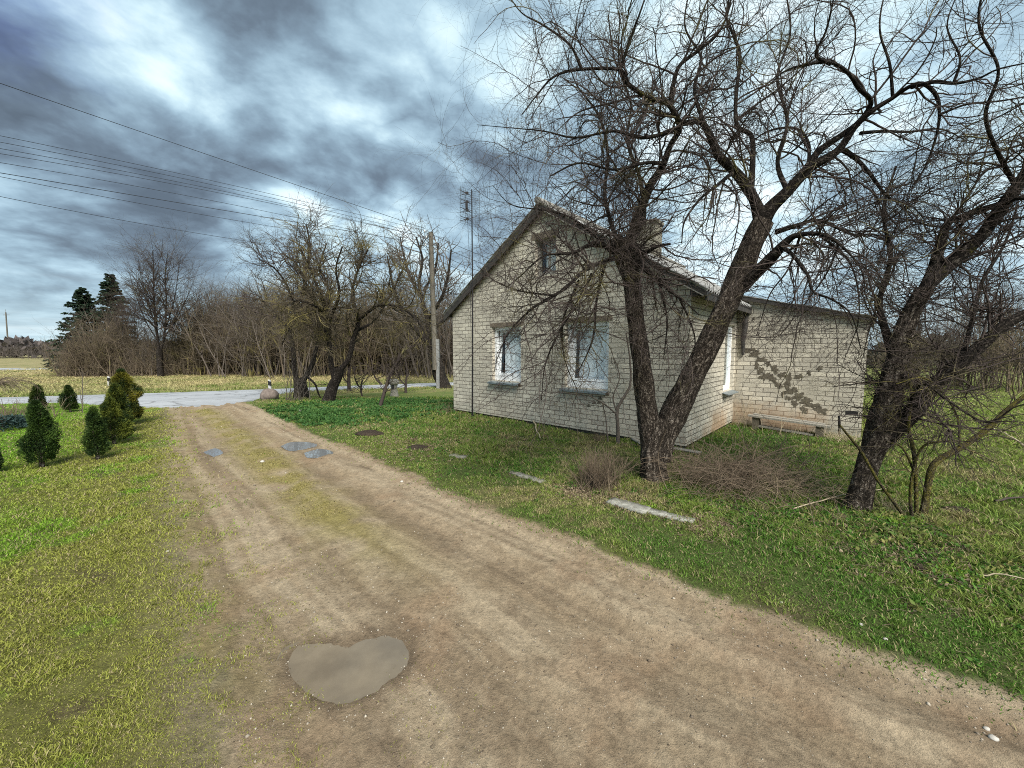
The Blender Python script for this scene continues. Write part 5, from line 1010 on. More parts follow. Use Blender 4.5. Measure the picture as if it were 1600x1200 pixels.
shrub('dry_weeds', HP(W0+.25, 2.9, 0), 34, .75, .5, M['twig_straw'], 'dry pale stalks in the corner between side wall and lean-to', 30, .0035, 'weeds', seed=15, base_r=.16)
shrub('dry_weeds', HP(W0+1.15, 2.45, 0), 12, .85, .7, M['twig_straw'], 'a few long pale stalks crossing in front of the bench', 8, .0032, 'weeds', seed=16, base_r=.2)
shrub('dry_weeds', HP(W0+1.95, 2.7, 0), 150, .32, 1.6, M['twig_straw'], 'heap of straw-coloured dead grass at the right end of the bench', 150, .003, 'weeds', seed=17, base_r=.16, trop=-.08)
shrub('dry_weeds', HP(4.7, -.35, 0), 60, .25, 1.4, M['twig_red'], 'small reddish dead tuft at the wall foot below the second window', 60, .003, 'weeds', seed=18, base_r=.10, trop=-.05)
shrub('dry_weeds', HP(.15, -.25, 0), 60, .28, 1.6, M['twig_brown'], 'dead brown tuft at the left corner of the house', 60, .003, 'weeds', seed=19, base_r=.16, trop=-.05)
shrub('dry_weeds', G(1398, 800), 90, .22, 1.6, M['twig_straw'], 'straw tuft between the dark trunk and the mossy sapling', 90, .0022, 'weeds', seed=20, base_r=.06, trop=-.08)
def sticks():
    for i, (p0, p1, w, lb) in enumerate([((1530, 905), (1640, 930), 3, 'pale stick lying in the verge at the right edge'), ((1555, 787), (1640, 790), 4, 'dark stick lying in the grass at the right edge'), ((1240, 800), (1385, 770), 2.5, 'thin pale stick in the grass before the dark leaning trunk'), ((830, 655), (845, 690), 2.5, 'pale dead stalk leaning by the wall foot left of the saplings'), ((1600, 700), (1545, 670), 3, 'pale thin stick slanting in the grass far right'), ((0, 0), (0, 0), 0, '')][:5]):
        a = G(*p0); b = G(*p1); a[2] += .03; b[2] += .05; q = np.linspace(0, 1, 9)[:, None]; P = a*(1-q)+b*q+np.array([0, 0, .04])*np.sin(q*np.pi); P = P+.012*rng.normal(size=P.shape)*[1, 1, .3]
        m = MB(); m.tube(P, np.linspace(1, .5, 9)*w*a[1]/F/2, 5); o = m.build('stick', M['twig_straw'] if i != 1 else M['twig'], None, True); tag(o, lb, 'stick')
sticks()

# ------------------------------------------------------------------ evergreens
def leaf_cloud(P, Dv, L, Wd, col, rg):
    """small pointed leaves/sprays: P (n,3) base, Dv direction, L length, Wd width"""
    n = len(P); s = rg.normal(size=(n, 3)); s -= (s*Dv).sum(1, keepdims=True)*Dv; s /= np.linalg.norm(s, axis=1, keepdims=True)+1e-9
    a = P; b = P+Dv*L[:, None]*.5+s*Wd[:, None]; c = P+Dv*L[:, None]; d = P+Dv*L[:, None]*.5-s*Wd[:, None]
    V = np.stack([a, b, c, d], 1).reshape(-1, 3); Fq = np.arange(n*4).reshape(n, 4); C = np.repeat(col, 4, 0); return V, Fq, C
def thuja(u, v, vt, wpx, label, seed, tint, lean=0.0, group='young thujas on the left lawn', lob=1.0):
    b = G(u, v); root = empty('thuja_shrub', b); tag(root, label, 'shrub', group); rg = np.random.default_rng(seed); h = (PY(u, vt, b[1])-b)[2]; w = wpx*b[1]/F/2*.86*math.cos(math.atan((u-800)/F))
    m = MB()
    for k in range(3): a = rg.uniform(0, 6.28); m.tube([(0, 0, -.03), (.03*math.cos(a), .03*math.sin(a), h*.25), (.05*math.cos(a), .05*math.sin(a), h*.7)], np.array([.022, .016, .008]), 6)
    m.build('trunk', M['bark'], root)
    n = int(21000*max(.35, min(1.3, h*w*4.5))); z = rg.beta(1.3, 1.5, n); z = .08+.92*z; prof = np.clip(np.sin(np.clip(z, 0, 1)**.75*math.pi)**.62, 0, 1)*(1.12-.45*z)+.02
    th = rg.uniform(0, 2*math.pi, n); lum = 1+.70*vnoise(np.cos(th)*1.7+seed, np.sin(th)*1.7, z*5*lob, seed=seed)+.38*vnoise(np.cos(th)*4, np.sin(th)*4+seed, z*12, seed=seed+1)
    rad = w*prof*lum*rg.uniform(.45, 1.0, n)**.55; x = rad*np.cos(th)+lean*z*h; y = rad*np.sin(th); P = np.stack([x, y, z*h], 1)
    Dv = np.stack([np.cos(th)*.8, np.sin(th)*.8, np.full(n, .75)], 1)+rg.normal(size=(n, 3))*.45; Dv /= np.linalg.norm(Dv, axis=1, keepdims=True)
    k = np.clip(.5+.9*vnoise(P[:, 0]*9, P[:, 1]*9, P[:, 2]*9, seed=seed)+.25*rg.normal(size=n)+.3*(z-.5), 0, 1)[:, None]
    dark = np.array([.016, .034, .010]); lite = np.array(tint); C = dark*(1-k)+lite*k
    sc = .6+.25*b[1]/6
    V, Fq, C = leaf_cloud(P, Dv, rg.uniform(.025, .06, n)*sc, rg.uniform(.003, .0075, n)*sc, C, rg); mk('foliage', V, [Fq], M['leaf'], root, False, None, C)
thuja(66, 730, 626, 62, 'dark green thuja with bare lower twigs, nearest complete one on the left lawn', 1, (.055, .10, .018), .0)
thuja(153, 718, 636, 44, 'dark oval thuja in front of the taller yellowish ones', 2, (.06, .10, .02))
thuja(178, 694, 622, 50, 'mid-sized thuja just behind the dark oval one', 3, (.115, .135, .02))
thuja(196, 664, 577, 58, 'tallest thuja, yellowish olive, rearmost of the row by the track', 4, (.17, .155, .02))
thuja(186, 676, 600, 50, 'olive thuja squeezed in the middle of the row by the track', 9, (.12, .135, .02))
thuja(61, 640, 602, 27, 'small thuja behind the nearest complete one, its top showing by the hedge', 5, (.07, .10, .02))
thuja(110, 644, 602, 26, 'small lone conical thuja in front of the road', 6, (.06, .09, .018))
thuja(-12, 740, 676, 40, 'thuja cut off by the left edge of the picture', 7, (.035, .06, .018))
def blue_spruce():
    b = G(6, 668); root = empty('dwarf_spruce', b); tag(root, 'low bluish dwarf spruce at the left edge of the lawn', 'shrub'); rg = np.random.default_rng(4); n = 2600; th = rg.uniform(0, 6.28, n); r = .62*rg.random(n)**.5; z = .22*(1-(r/.66)**2)*rg.uniform(.3, 1, n)+.02
    P = np.stack([r*np.cos(th), r*np.sin(th), z], 1); Dv = np.stack([np.cos(th), np.sin(th), np.full(n, .3)], 1)+rg.normal(size=(n, 3))*.4; Dv /= np.linalg.norm(Dv, axis=1, keepdims=True); k = rg.random((n, 1)); C = np.array([.012, .028, .022])*(1-k)+np.array([.05, .085, .08])*k
    V, Fq, C = leaf_cloud(P, Dv, np.full(n, .09), np.full(n, .012), C, rg); mk('foliage', V, [Fq], M['leaf'], root, False, None, C)
    m = MB(); m.tube([(0, 0, -.05), (0, 0, .15)], np.full(2, .03), 6); m.build('trunk', M['bark'], root)
blue_spruce()
# weeping and barberry shrubs at the left edge
def weeping():
    b = G(-6, 650); root = empty('weeping_shrub', b); tag(root, 'small weeping shrub with arching tan twigs at the left edge', 'shrub'); rg = np.random.default_rng(6); n = 120; th = rg.uniform(0, 6.28, n); h = 1.0
    d = np.stack([np.cos(th)*.5, np.sin(th)*.5, np.full(n, .75)], 1); X = [np.tile([0, 0, .72*h], (n, 1))+rg.normal(size=(n, 3))*.03]; L = rg.uniform(.5, 1.05, (n, 1))
    for j in range(9): d = d+rg.normal(size=(n, 3))*.06-[0, 0, .25]; d /= np.linalg.norm(d, axis=1, keepdims=True); X.append(X[-1]+d*L/9)
    P = np.stack(X, 1); R = np.full((n, 1), .006)*np.linspace(1, .5, 10)[None]; build_twigs('crown', [(P, R), grow(P, R, 200, (.1, .3), (20, 60), .1, -.1, .7, 5, .1, 1, rg)], M['twig_brown'], root, 3)
    m = MB(); m.tube([(0, 0, -.05), (.02, 0, .4), (0, 0, .75)], np.full(3, .022), 6); m.build('trunk', M['bark'], root)
weeping()
shrub('barberry_bush', G(36, 656), 90, .55, 1.2, M['twig_red'], 'low tangled red-brown bush between the weeping shrub and the small thuja', 220, .006, 'bush', seed=23, base_r=.30)
shrub('barberry_bush', G(18, 662), 70, .45, 1.2, M['twig_brown'], 'low brown bush just right of the weeping shrub', 160, .006, 'bush', seed=24, base_r=.25)
b = G(129, 646); y = b[1]; sapling('sapling', b, [[(129, 648, y, 1.8), (128.5, 625, y, 1.6), (129, 600, y, 1.2), (128, 575, y, .8)], [(129, 635, y, 1.2), (126, 622, y, 1), (125, 610, y, .8)]], M['twig_grey'], 'very thin young whip of a tree beside the lone conical thuja', 14, 20, seed=44, rmax=.006, ln=(.2, .5))

# ------------------------------------------------------------------ beyond the road
def spruce(u, v, vt, wpx, seed, label):
    b = G(u, v); root = empty('spruce_tree', b); tag(root, label, 'tree'); rg = np.random.default_rng(seed); h = (PY(u, vt, b[1])-b)[2]; w = wpx*b[1]/F/2
    m = MB(); m.tube([(0, 0, -.2), (0, 0, h*.5), (0, 0, h*.99)], np.array([.16, .10, .02]), 8); m.build('trunk', M['bark_dark'], root)
    Ps, Ds, Ls = [], [], []; nt = 36
    for k in range(nt):
        nb = 8 if k < nt-3 else 5
        for j in range(nb):
            kk_ = min(nt-.5, k+rg.random()); zz = h*(.06+.93*kk_/nt); L = w*(1-kk_/nt)**.8*1.1+.12
            a = rg.uniform(0, 6.28); ll = L*rg.uniform(.55, 1.15); q = rg.random(64)**.75; dr = .10*np.sin(q*2.2)-.28*q*q*(1-k/nt)+.16*q**3
            P = np.stack([np.cos(a)*ll*q, np.sin(a)*ll*q, zz+ll*dr+rg.normal(size=64)*.03], 1); side = rg.choice([-1, 1], 64); Dv = np.stack([np.cos(a)*.6-np.sin(a)*side*.7, np.sin(a)*.6+np.cos(a)*side*.7, -.35+0*q], 1)+rg.normal(size=(64, 3))*.25
            Ps.append(P); Ds.append(Dv/np.linalg.norm(Dv, axis=1, keepdims=True)); Ls.append(np.full(64, .40)*rg.uniform(.6, 1.1, 64)*(.5+.5*(1-k/nt)))
    P = np.concatenate(Ps); Dv = np.concatenate(Ds); L = np.concatenate(Ls); n = len(P); k = rg.random((n, 1))**1.5; C = np.array([.008, .018, .012])*(1-k)+np.array([.035, .06, .03])*k
    V, Fq, C = leaf_cloud(P, Dv, L, np.full(n, .06), C, rg); mk('foliage', V, [Fq], M['leaf'], root, False, None, C)
spruce(140, 580, 448, 78, 1, 'dark spruce at the left end of the thicket, the shorter and denser of the two')
spruce(184, 579, 426, 70, 2, 'taller thinner spruce partly hidden behind the bare tree')
b = G(252, 589); y = b[1]; hb = lambda du, v, w_: (252+du, v, y, w_)
bare_tree(b, [[hb(0, 594, 15), hb(-2, 570, 13), hb(-3, 545, 11)], [hb(-3, 550, 8), hb(-8, 510, 7), hb(-12, 460, 5), hb(-12, 420, 3), hb(-14, 392, 1.5)], [hb(-2, 555, 7), hb(5, 520, 6), hb(8, 470, 4.5), hb(6, 430, 3), hb(10, 396, 1.5)],
    [hb(-4, 535, 4), hb(-25, 500, 3), hb(-40, 460, 2), hb(-50, 425, 1)], [hb(3, 530, 4), hb(22, 500, 3), hb(38, 470, 2), hb(50, 440, 1)], [hb(-8, 510, 3.5), hb(-22, 470, 2.5), hb(-32, 430, 1.6), hb(-36, 405, 1)], [hb(6, 515, 3.5), hb(20, 470, 2.5), hb(26, 430, 1.6), hb(30, 405, 1)]],
    M['bark_dark'], M['twig'], 'tall bare round-crowned tree standing above the thicket', (230, 1300, 4200), ((1.6, 3.2), (.8, 1.8), (.4, .9)), 91, .015, (.075, .042, .026), name='bare_tree', ang=(25, 60), curl=.06)

BIG = [o for o in COL.objects if o.name == 'bare_tree'][0]
def proto_bush(name, h, seed, m, n=20, n2=240, n3=1000, r=.035):
    return shrub(name, (0, 0, 0), n, h, .42, m, 'x', n2, r, 'bush', seed=seed, base_r=h*.15, n3=n3, ln2=(.2, .42), curl=.06, trop=.05, rm2=.5)
def copy_tree(o):
    c = o.copy(); COL.objects.link(c)
    for ch in o.children: d = ch.copy(); COL.objects.link(d); d.parent = c
    return c
protos = [proto_bush('thicket_bush', 4.2, 101, M['twig_brown']), proto_bush('thicket_bush', 5.0, 102, M['twig_grey'], 36), proto_bush('thicket_bush', 3.6, 103, M['twig_gold'], 50), proto_bush('thicket_bush', 4.6, 104, M['twig_brown'], 30, 240, 1100)]
# u, v of the foot, height factor
TB = []
rg_t = np.random.default_rng(55)
for u in np.arange(106, 730, 13.5):
    v = 584.5+rg_t.uniform(-2.5, 2.5)+(3 if u < 200 else 0); hf = .80+.45*sst(np.array(u), 250, 350)+.16*math.sin(u*.045)+rg_t.uniform(-.08, .12)
    if 285 < u < 330: hf *= .85
    if u < 160: hf *= .8
    TB.append((u, v, hf))
for u in np.arange(320, 720, 26): TB.append((u, 580.5+rg_t.uniform(-1, 1), 1.15+rg_t.uniform(-.12, .2)))
for i, (u, v, hf) in enumerate(TB):
    o = protos[i] if i < 4 else copy_tree(protos[int(rg_t.integers(0, 4))]); o.location = G(u, v); o.rotation_euler = (0, 0, rg_t.uniform(0, 6.28)); s = float(hf); o.scale = (s*1.05, s*1.05, s)
    zone = ('below the two dark spruces' if u < 205 else 'under the round-crowned bare tree' if u < 300 else 'right of the round-crowned bare tree' if u < 420 else 'behind the black-trunked apple tree' if u < 500 else 'behind the leaning apple tree' if u < 600 else 'behind the walnut tree and the pole')
    tag(o, ('taller leafless bush at the back of the thicket, ' if v < 582 and i >= 47 else 'leafless brown bush at the front of the thicket, ')+zone, 'bush', 'thicket beyond the road')
for u, v, sc_, zr, lb in [(206, 584, .62, .8, 'slim bare tree between the spruces and the round-crowned tree'), (318, 582, .55, 2.1, 'first small bare tree right of the round-crowned tree'), (345, 580, .74, 3.3, 'tallest of the small bare trees right of the round-crowned tree'), (368, 582, .60, 4.0, 'small bare tree just left of the black-trunked apple tree'), (392, 580, .72, 5.1, 'bare tree partly behind the left edge of the apple crown'), (440, 580, .7, .3, 'bare tree rising behind the black-trunked apple tree'), (575, 579, .62, 1.2, 'bare tree behind the leaning apple tree'), (640, 578, .6, 2.6, 'bare tree behind the walnut tree'), (118, 588, .30, 2.0, 'little bare tree at the left end of the thicket')]:
    o = copy_tree(BIG); o.name = 'bare_tree'; o.location = G(u, v); o.rotation_euler = (0, 0, zr); o.scale = (sc_*.8, sc_*.8, sc_); tag(o, lb, 'tree', 'bare trees in the thicket')
# dense twiggy undergrowth of the thicket as one mass
def undergrowth(name, pts, n, hgt, m, label, r=.018):
    rg = np.random.default_rng(77); P0 = np.array([G(u, v) for u, v in pts]); k = rg.uniform(0, len(P0)-1.001, n); i = k.astype(int); f = (k-i)[:, None]; o = P0[i]*(1-f)+P0[i+1]*f; o = o+np.stack([rg.normal(0, .5, n), rg.uniform(-.8, 3.2, n), np.full(n, -.1)], 1)
    d = rg.normal(size=(n, 3))*[.5, .5, 0]+[0, 0, 1]; d /= np.linalg.norm(d, axis=1, keepdims=True); X = [o]; L = hgt*rg.uniform(.4, 1.1, (n, 1))
    for j in range(5): d = d+rg.normal(size=(n, 3))*.16; d /= np.linalg.norm(d, axis=1, keepdims=True); X.append(X[-1]+d*L/5)
    P = np.stack(X, 1); R = np.full((n, 1), r)*np.linspace(1, .5, 6)[None]; o = build_twigs(name, [(P, R), grow(P, R, n*2, (.3, .9), (20, 70), .1, .0, .7, 4, .1, 1, rg, rmax=r*.7)], m, None, 3); tag(o, label, 'undergrowth', kind='stuff')
undergrowth('undergrowth', [(100, 588), (160, 588), (250, 586), (350, 584), (480, 583), (600, 581), (740, 578)], 2600, 1.9, M['twig_brown'], 'tangled brown undergrowth filling the thicket beyond the road')

# blossom-tipped loose shrubs at far left and distant tree line
for i, (u, v, hh) in enumerate([(8, 560, 2.6), (30, 560, 2.0), (52, 561, 2.1), (76, 562, 2.2), (96, 572, 2.0), (-30, 560, 3.0), (-60, 562, 3.0)]):
    shrub('field_shrub', G(u, v), 24, hh*1.6, .7, M['twig_grey'], 'loose bare shrub in the field at far left', 90, .03, 'shrub', 'shrubs in the far left field', seed=200+i, base_r=.5, n3=160)
def far_line():
    rg = np.random.default_rng(31)
    for i, (az0, az1, dist, hh, cc, nm) in enumerate([(-62, -38, 150, 5.2, (.095, .082, .08), 'distant brown-grey tree line on the horizon at left'), (30, 60, 60, 4.5, (.11, .10, .08), 'distant brown tree line behind the pasture at right')]):
        n = 5200; az = np.radians(rg.uniform(az0, az1, n)); r = dist*rg.uniform(1, 1.12, n); x = r*np.sin(az); y = r*np.cos(az); z0 = h0(x, y); hl = hh*(.6+.4*fbm(az*40, az*0, 1, 3, 5+i)); z = z0+hl*rg.random(n)**.8
        P = np.stack([x, y, z], 1); Dv = rg.normal(size=(n, 3))+[0, 0, 1.5]; Dv /= np.linalg.norm(Dv, axis=1, keepdims=True); C = np.array(cc)*rg.uniform(.6, 1.4, (n, 1)); V, Fq, C = leaf_cloud(P, Dv, np.full(n, dist*.012), np.full(n, dist*.003), C, rg)
        o = mk('distant_wood', V, [Fq], M['leaf'], None, False, None, C); tag(o, nm, 'wood', kind='stuff')
far_line()
# trees and shrubs right of the house
TR = [(1392, 612, 1.3, 'bushy bare shrub close behind the right corner of the lean-to'), (1440, 606, 1.5, 'bare bush seen through the fork of the dark leaning trunk'), (1490, 603, 1.3, 'bare bush under the heavy right-hand limb'), (1535, 606, 1.7, 'tall bare bush toward the right edge of the pasture'), (1588, 612, 1.7, 'bare bush nearest the right edge of the pasture'), (1650, 610, 1.6, 'bare bush just outside the right edge'), (1415, 600, 1.8, 'tall bare bush furthest back beside the lean-to'), (1560, 600, 1.9, 'tallest bare bush at the back of the pasture')]
for i, (u, v, s, lb) in enumerate(TR):
    o = copy_tree(protos[i % 4]); o.name = 'orchard_bush'; o.location = G(u, v); o.rotation_euler = (0, 0, i*1.3); o.scale = (s*.5, s*.5, s*.52*(G(u, v)[1]/17)); tag(o, lb, 'bush', 'bare bushes behind the pasture')
    
# ------------------------------------------------------------------ grass and ground cover
def clip_out(x, y):
    s, t = to_house(x, y); inh = ((s > -.02) & (s < 6.14) & (t > -.02) & (t < 8.4)) | ((s > 6.1) & (s < 8.32) & (t > 3.1) & (t < 6.6))
    return inh
def blades(name, n, r0, r1, az, hfun, wfun, seed, label, keep, cfun=None, pw=1.0, seg=2, lean=.6):
    """grass blades sown thinner with distance; keep(x,y,dl,dr,rng)->prob"""
    rg = np.random.default_rng(seed); a = np.radians(rg.uniform(az[0], az[1], n)); q = rg.random(n); r = r0*(r1/r0)**(q**pw); x = r*np.sin(a); y = r*np.cos(a)
    dl, _, _ = seg_dist(x, y, EL); dr, _, _ = seg_dist(x, y, ER)
    k = (rg.random(n) < keep(x, y, dl, dr)) & ~clip_out(x, y) & ~inpoly(x, y, ROAD); x, y, r, dl, dr = x[k], y[k], r[k], dl[k], dr[k]; n = len(x); z = h1(x, y)-.004
    hh = hfun(x, y, r, dl, dr)*rg.uniform(.45, 1.3, n)*np.clip(1+.9*fbm(x, y, 7, 3, 133), .5, 2.0); ww = wfun(r)*rg.uniform(.7, 1.3, n); th = rg.uniform(0, 6.28, n); sx, sy = np.cos(th), np.sin(th); ph = rg.uniform(0, 6.28, n); le = hh*rg.uniform(.1, 1.0, n)*lean*2; lx, ly = np.cos(ph)*le, np.sin(ph)*le
    B = np.stack([x, y, z], 1); S = np.stack([sx*ww, sy*ww, 0*x], 1); mid = B+np.stack([lx*.35, ly*.35, hh*.6], 1); tip = B+np.stack([lx, ly, hh], 1)
    C, st = cover_color(x, y) if cfun is None else cfun(x, y, rg); C = C*rg.uniform(.6, 1.45, (n, 1)); dry = rg.random(n) < .15+.03*(name == 'verge_grass')+.3*st; C[dry] = np.array([.38, .32, .17])*rg.uniform(.6, 1.2, (dry.sum(), 1))
    V = np.stack([B-S, B+S, mid+S*.75, mid-S*.75, tip], 1).reshape(-1, 3); i = np.arange(n)*5
    o = mk(name, V, [np.stack([i, i+1, i+2, i+3], 1), np.stack([i+3, i+2, i+4], 1)], M['blade'], None, False, None, np.repeat(C, 5, 0)); tag(o, label, 'grass', kind='stuff'); return o
intrk = lambda x, y: inpoly(x, y, TRK)
def k_lawn(x, y, dl, dr):
    inside = intrk(x, y); base = (dl < dr)*np.where(inside, .65*np.exp(-dl/.20)*(fbm(x, y, 5, 3, 84) > -.05), sst(dl, -.1, .35)*.6+.4); return base*np.clip(1.0+.8*fbm(x, y, 2.2, 3, 81), .5, 1)
blades('lawn_grass', 760000, 1.15, 20, (-66, 6), lambda x, y, r, dl, dr: .012+.014*sst(r, 2, 6)+.010*np.maximum(0, fbm(x, y, 2.5, 3, 13)), lambda r: .0006+.00062*r, 1, 'short mown grass of the lawn left of the track', k_lawn, pw=1.0, lean=.8)
def k_verge(x, y, dl, dr):
    inside = intrk(x, y); base = (dr <= dl)*np.where(inside, .30*np.exp(-dr/.08), sst(dr, -.02, .12)); return base*np.clip(.72+1.5*fbm(x, y, 1.9, 4, 82)+1.0*(fbm(x, y, 6, 3, 182)), .16+.45*np.exp(-(dr/1.0)**2), 1)*(y < 16)
blades('verge_grass', 720000, 1.3, 19, (-36, 66), lambda x, y, r, dl, dr: .022+.028*sst(dr, .4, 1.4)*(1+fbm(x, y, 1.5, 3, 14)), lambda r: .0010+.00068*r, 2, 'rough green grass of the verge around the house and trees', k_verge, pw=.9, lean=.8)
blades('field_grass', 300000, 12.5, 60, (-64, 10), lambda x, y, r, dl, dr: .07+.06*fbm(x, y, .5, 3, 15), lambda r: .0006*r, 3, 'dry yellow and green grass of the field beyond the road', lambda x, y, dl, dr: (y-(16.4+.43*(x+10.8)) > .2)*1.0, pw=.7, lean=.8)
blades('pasture_grass', 60000, 8, 40, (20, 66), lambda x, y, r, dl, dr: .05+0*x, lambda r: .0008*r, 5, 'green grass of the pasture right of the house', lambda x, y, dl, dr: 1.0*(y > 7)+0*x, pw=.8, lean=.8)
# olive tufts down the middle of the track
ml = pl([(318, 640), (362, 672), (400, 705), (450, 750), (520, 805), (590, 858), (650, 910)])
def k_mid(x, y, dl, dr):
    d, _, _ = seg_dist(x, y, ml); return np.exp(-(d/.2)**2)*np.clip(.3+1.3*fbm(x, y, 3.5, 4, 69), 0, 1)
blades('track_grass', 260000, 4.2, 14, (-45, 2), lambda x, y, r, dl, dr: .010+0*x, lambda r: .0009+.0009*r, 6, 'sparse olive growth along the middle of the track', k_mid, lambda x, y, rg: (np.tile([.27, .235, .085], (len(x), 1)), np.zeros(len(x))), lean=.9)
# leafy weeds: rosettes of small leaves
def weeds(name, n, region, size, cols, seed, label, per=9):
    rg = np.random.default_rng(seed); x, y = region(rg, n); k = ~clip_out(x, y) & ~intrk(x, y); x, y = x[k], y[k]; n = len(x); z = h1(x, y); P = np.repeat(np.stack([x, y, z], 1), per, 0)+rg.normal(size=(n*per, 3))*[size*.3, size*.3, 0]; P[:, 2] += rg.uniform(0, size*.5, n*per)
    Dv = rg.normal(size=(n*per, 3))*[1, 1, .3]+[0, 0, .55]; Dv /= np.linalg.norm(Dv, axis=1, keepdims=True); L = size*rg.uniform(.5, 1.3, n*per); kk = rg.random((n*per, 1)); C = np.array(cols[0])*(1-kk)+np.array(cols[1])*kk
    V, Fq, C = leaf_cloud(P, Dv, L, L*.22, C, rg); o = mk(name, V, [Fq], M['blade'], None, False, None, C); tag(o, label, 'weeds', kind='stuff')
def reg(cu, su, extra=None):
    def f(rg, n):
        cs = [G(*c)[:2] for c in cu]; i = rg.integers(0, len(cs), n); c = np.array(cs)[i]; s = np.array(su)[i]; th = rg.normal(size=(n, 2))*s[:, None]; p = c+th; m = fbm(p[:, 0], p[:, 1], 2.5, 3, 99)+rg.uniform(-.4, .4, n) > -.05; return p[m, 0], p[m, 1]
    return f
weeds('ground_cover', 6500, reg([(560, 634), (620, 640), (500, 640), (660, 632), (590, 628), (530, 648)], [.9, .9, .7, .9, .9, .7]), .075, ((.04, .11, .03), (.09, .18, .045)), 1, 'lush dark green ground cover under the apple trees')
weeds('verge_weeds', 5200, reg([(1400, 850), (1500, 900), (1250, 790), (1180, 800), (1060, 765), (870, 735), (760, 700), (1450, 830), (1320, 740), (1120, 690), (1180, 685)], [.45, .4, .4, .3, .25, .4, .6, .3, .5, .5, .5]), .036, ((.045, .13, .02), (.12, .23, .04)), 2, 'leafy green weeds scattered through the verge')
weeds('bright_weeds', 700, reg([(1060, 775), (1085, 790), (1010, 790), (1420, 815), (1395, 820), (1505, 905)], [.10, .08, .06, .06, .05, .08]), .032, ((.14, .26, .03), (.26, .36, .06)), 3, 'bright lime green leafy clumps near the slabs and sapling')
weeds('dead_leaves', 5000, reg([(975, 780), (900, 770), (1450, 870), (1400, 880), (1330, 830), (1560, 900), (660, 700), (640, 690), (1100, 820), (1200, 790), (1050, 740), (1300, 760), (800, 690), (1520, 850)], [.14, .14, .3, .25, .3, .3, .5, .3, .12, .35, .3, .5, .5, .4]), .030, ((.10, .065, .045), (.42, .34, .22)), 4, 'dead leaves and pale litter in bare spots of the verge', 6)
def twig_litter():
    rg = np.random.default_rng(91); n = 2600; cs = np.array([G(*c)[:2] for c in [(1400, 850), (1500, 880), (1250, 800), (1030, 740), (1100, 800), (1350, 790), (900, 750), (1180, 760), (800, 700)]]); i = rg.integers(0, len(cs), n); p = cs[i]+rg.normal(size=(n, 2))*.55; k = ~intrk(*p.T) & ~clip_out(*p.T); p = p[k]; n = len(p); th = rg.uniform(0, 6.28, n); L = rg.uniform(.02, .16, n)
    q = np.linspace(-.5, .5, 4); P = np.stack([p[:, None, 0]+np.cos(th)[:, None]*L[:, None]*q, p[:, None, 1]+np.sin(th)[:, None]*L[:, None]*q, np.zeros((n, 4))], -1)+rg.normal(size=(n, 4, 3))*.006; P[..., 2] = h1(P[..., 0].ravel(), P[..., 1].ravel()).reshape(n, 4)+.012+rg.uniform(0, .02, (n, 1)); R = rg.uniform(.0008, .0022, (n, 1))*np.ones((1, 4))
    V, Fc, uv = tubes(P, R, 3); o = mk('twig_litter', V, [Fc], M['twig_brown'], None, False, uv); tag(o, 'fallen twigs scattered in the verge under the old trees', 'twigs', kind='stuff')
twig_litter()
# straw patches lying flat
def straw(x, y, rg): return np.tile([.42, .33, .19], (len(x), 1)), np.zeros(len(x))
sp_ = [G(*c)[:2] for c in [(985, 770), (870, 758), (640, 672), (720, 690), (1110, 825), (1310, 690), (740, 655), (680, 675), (1240, 830), (570, 668)]]
def k_straw(x, y, dl, dr):
    k = 0
    for c, r in zip(sp_, [.16, .14, .45, .5, .16, .2, .35, .45, .16, .6]): k = k+np.exp(-((x-c[0])**2+(y-c[1])**2)/r**2)
    return np.clip(k, 0, 1)*(~intrk(x, y))
blades('dry_straw', 220000, 2.5, 12, (-30, 45), lambda x, y, r, dl, dr: .022+0*x, lambda r: .0008+.0007*r, 9, 'patches of flattened pale straw in the verge', k_straw, straw, lean=1.8)
weeds('grass_tufts', 900, reg([(1500, 850), (1420, 840), (1300, 780), (1200, 740), (1560, 900), (1000, 730), (880, 700), (780, 690), (700, 670), (1250, 700)], [.5, .4, .5, .5, .4, .5, .6, .6, .7, .6]), .05, ((.09, .16, .03), (.30, .28, .10)), 6, 'taller loose tufts of grass in the verge', 14)
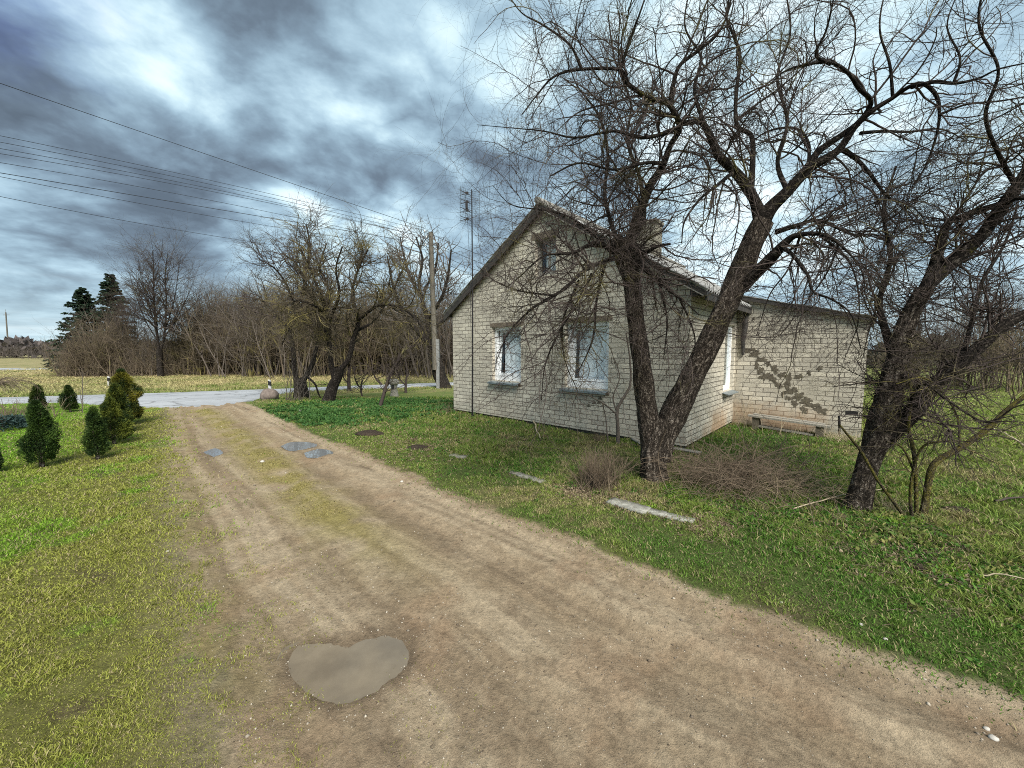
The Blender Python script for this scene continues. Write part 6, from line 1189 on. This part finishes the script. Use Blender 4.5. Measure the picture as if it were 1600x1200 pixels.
# mole hills
for i, (u, v, r, lb) in enumerate([(577, 679, .26, 'dark molehill of fresh soil in the verge nearest the far puddles'), (652, 700, .20, 'dark lump of bare soil between the molehill and the small kerb piece'), (1440, 884, .13, 'dark bare soil clod in the weeds at lower right'), (1375, 800, .10, 'low dark soil clod beside the dark leaning trunk'), (1500, 798, .14, 'dark soil hump behind the mossy sapling')]):
    p = G(u, v); p[2] = h1(p[:1], p[1:2])[0]; o = rock('molehill', p-[0, 0, .01], r, 40+i, M['soil'], .28, 4); tag(o, lb, 'molehill')
# gravel on the track
def gravel():
    rg = np.random.default_rng(17); n = 30000; a = np.radians(rg.uniform(-48, 66, n)); r = 1.15*(14/1.15)**(rg.random(n)**.9); x = r*np.sin(a); y = r*np.cos(a); dl, _, _ = seg_dist(x, y, EL); dr, _, _ = seg_dist(x, y, ER)
    pe = [L for L in PUDW.values()]; big = np.vstack([PUDW['big'], PUDW['big'][:1]]); dp, _, _ = seg_dist(x, y, big)
    pr = .15+.8*np.exp(-(dr/.25)**2)+.8*np.exp(-(dp/.12)**2)+.5*sst(fbm(x, y, 1.2, 3, 5), .1, .4); k = (rg.random(n) < pr) & intrk(x, y); x, y, r = x[k], y[k], r[k]; n = len(x); z = h1(x, y)
    s = (.0012+.0045*rg.random(n)**2)*(.7+.20*r)*np.where(rg.random(n) < .04, 1.9, 1); O = np.array([[1, 0, 0], [0, 1, 0], [-1, 0, 0], [0, -1, 0], [0, 0, .7], [0, 0, -.7]]); th = rg.uniform(0, 6.28, n); c, sn = np.cos(th), np.sin(th)
    Q = O[None]*rg.uniform(.6, 1.3, (n, 6, 1)); V = np.stack([Q[..., 0]*c[:, None]-Q[..., 1]*sn[:, None], Q[..., 0]*sn[:, None]+Q[..., 1]*c[:, None], Q[..., 2]], -1)*s[:, None, None]+np.stack([x, y, z+s*.2], 1)[:, None]
    f = np.array([[0, 1, 4], [1, 2, 4], [2, 3, 4], [3, 0, 4], [1, 0, 5], [2, 1, 5], [3, 2, 5], [0, 3, 5]]); Fc = (np.arange(n)[:, None, None]*6+f[None]).reshape(-1, 3); k = rg.random((n, 1)); k = k**1.6; C = np.array([.10, .075, .052])*(1-k)+np.array([.46, .41, .33])*k
    o = mk('gravel', V.reshape(-1, 3), [Fc], M['leaf'], None, True, None, np.repeat(C, 6, 0)); tag(o, 'small loose gravel scattered over the dirt track', 'gravel', kind='stuff')
gravel()
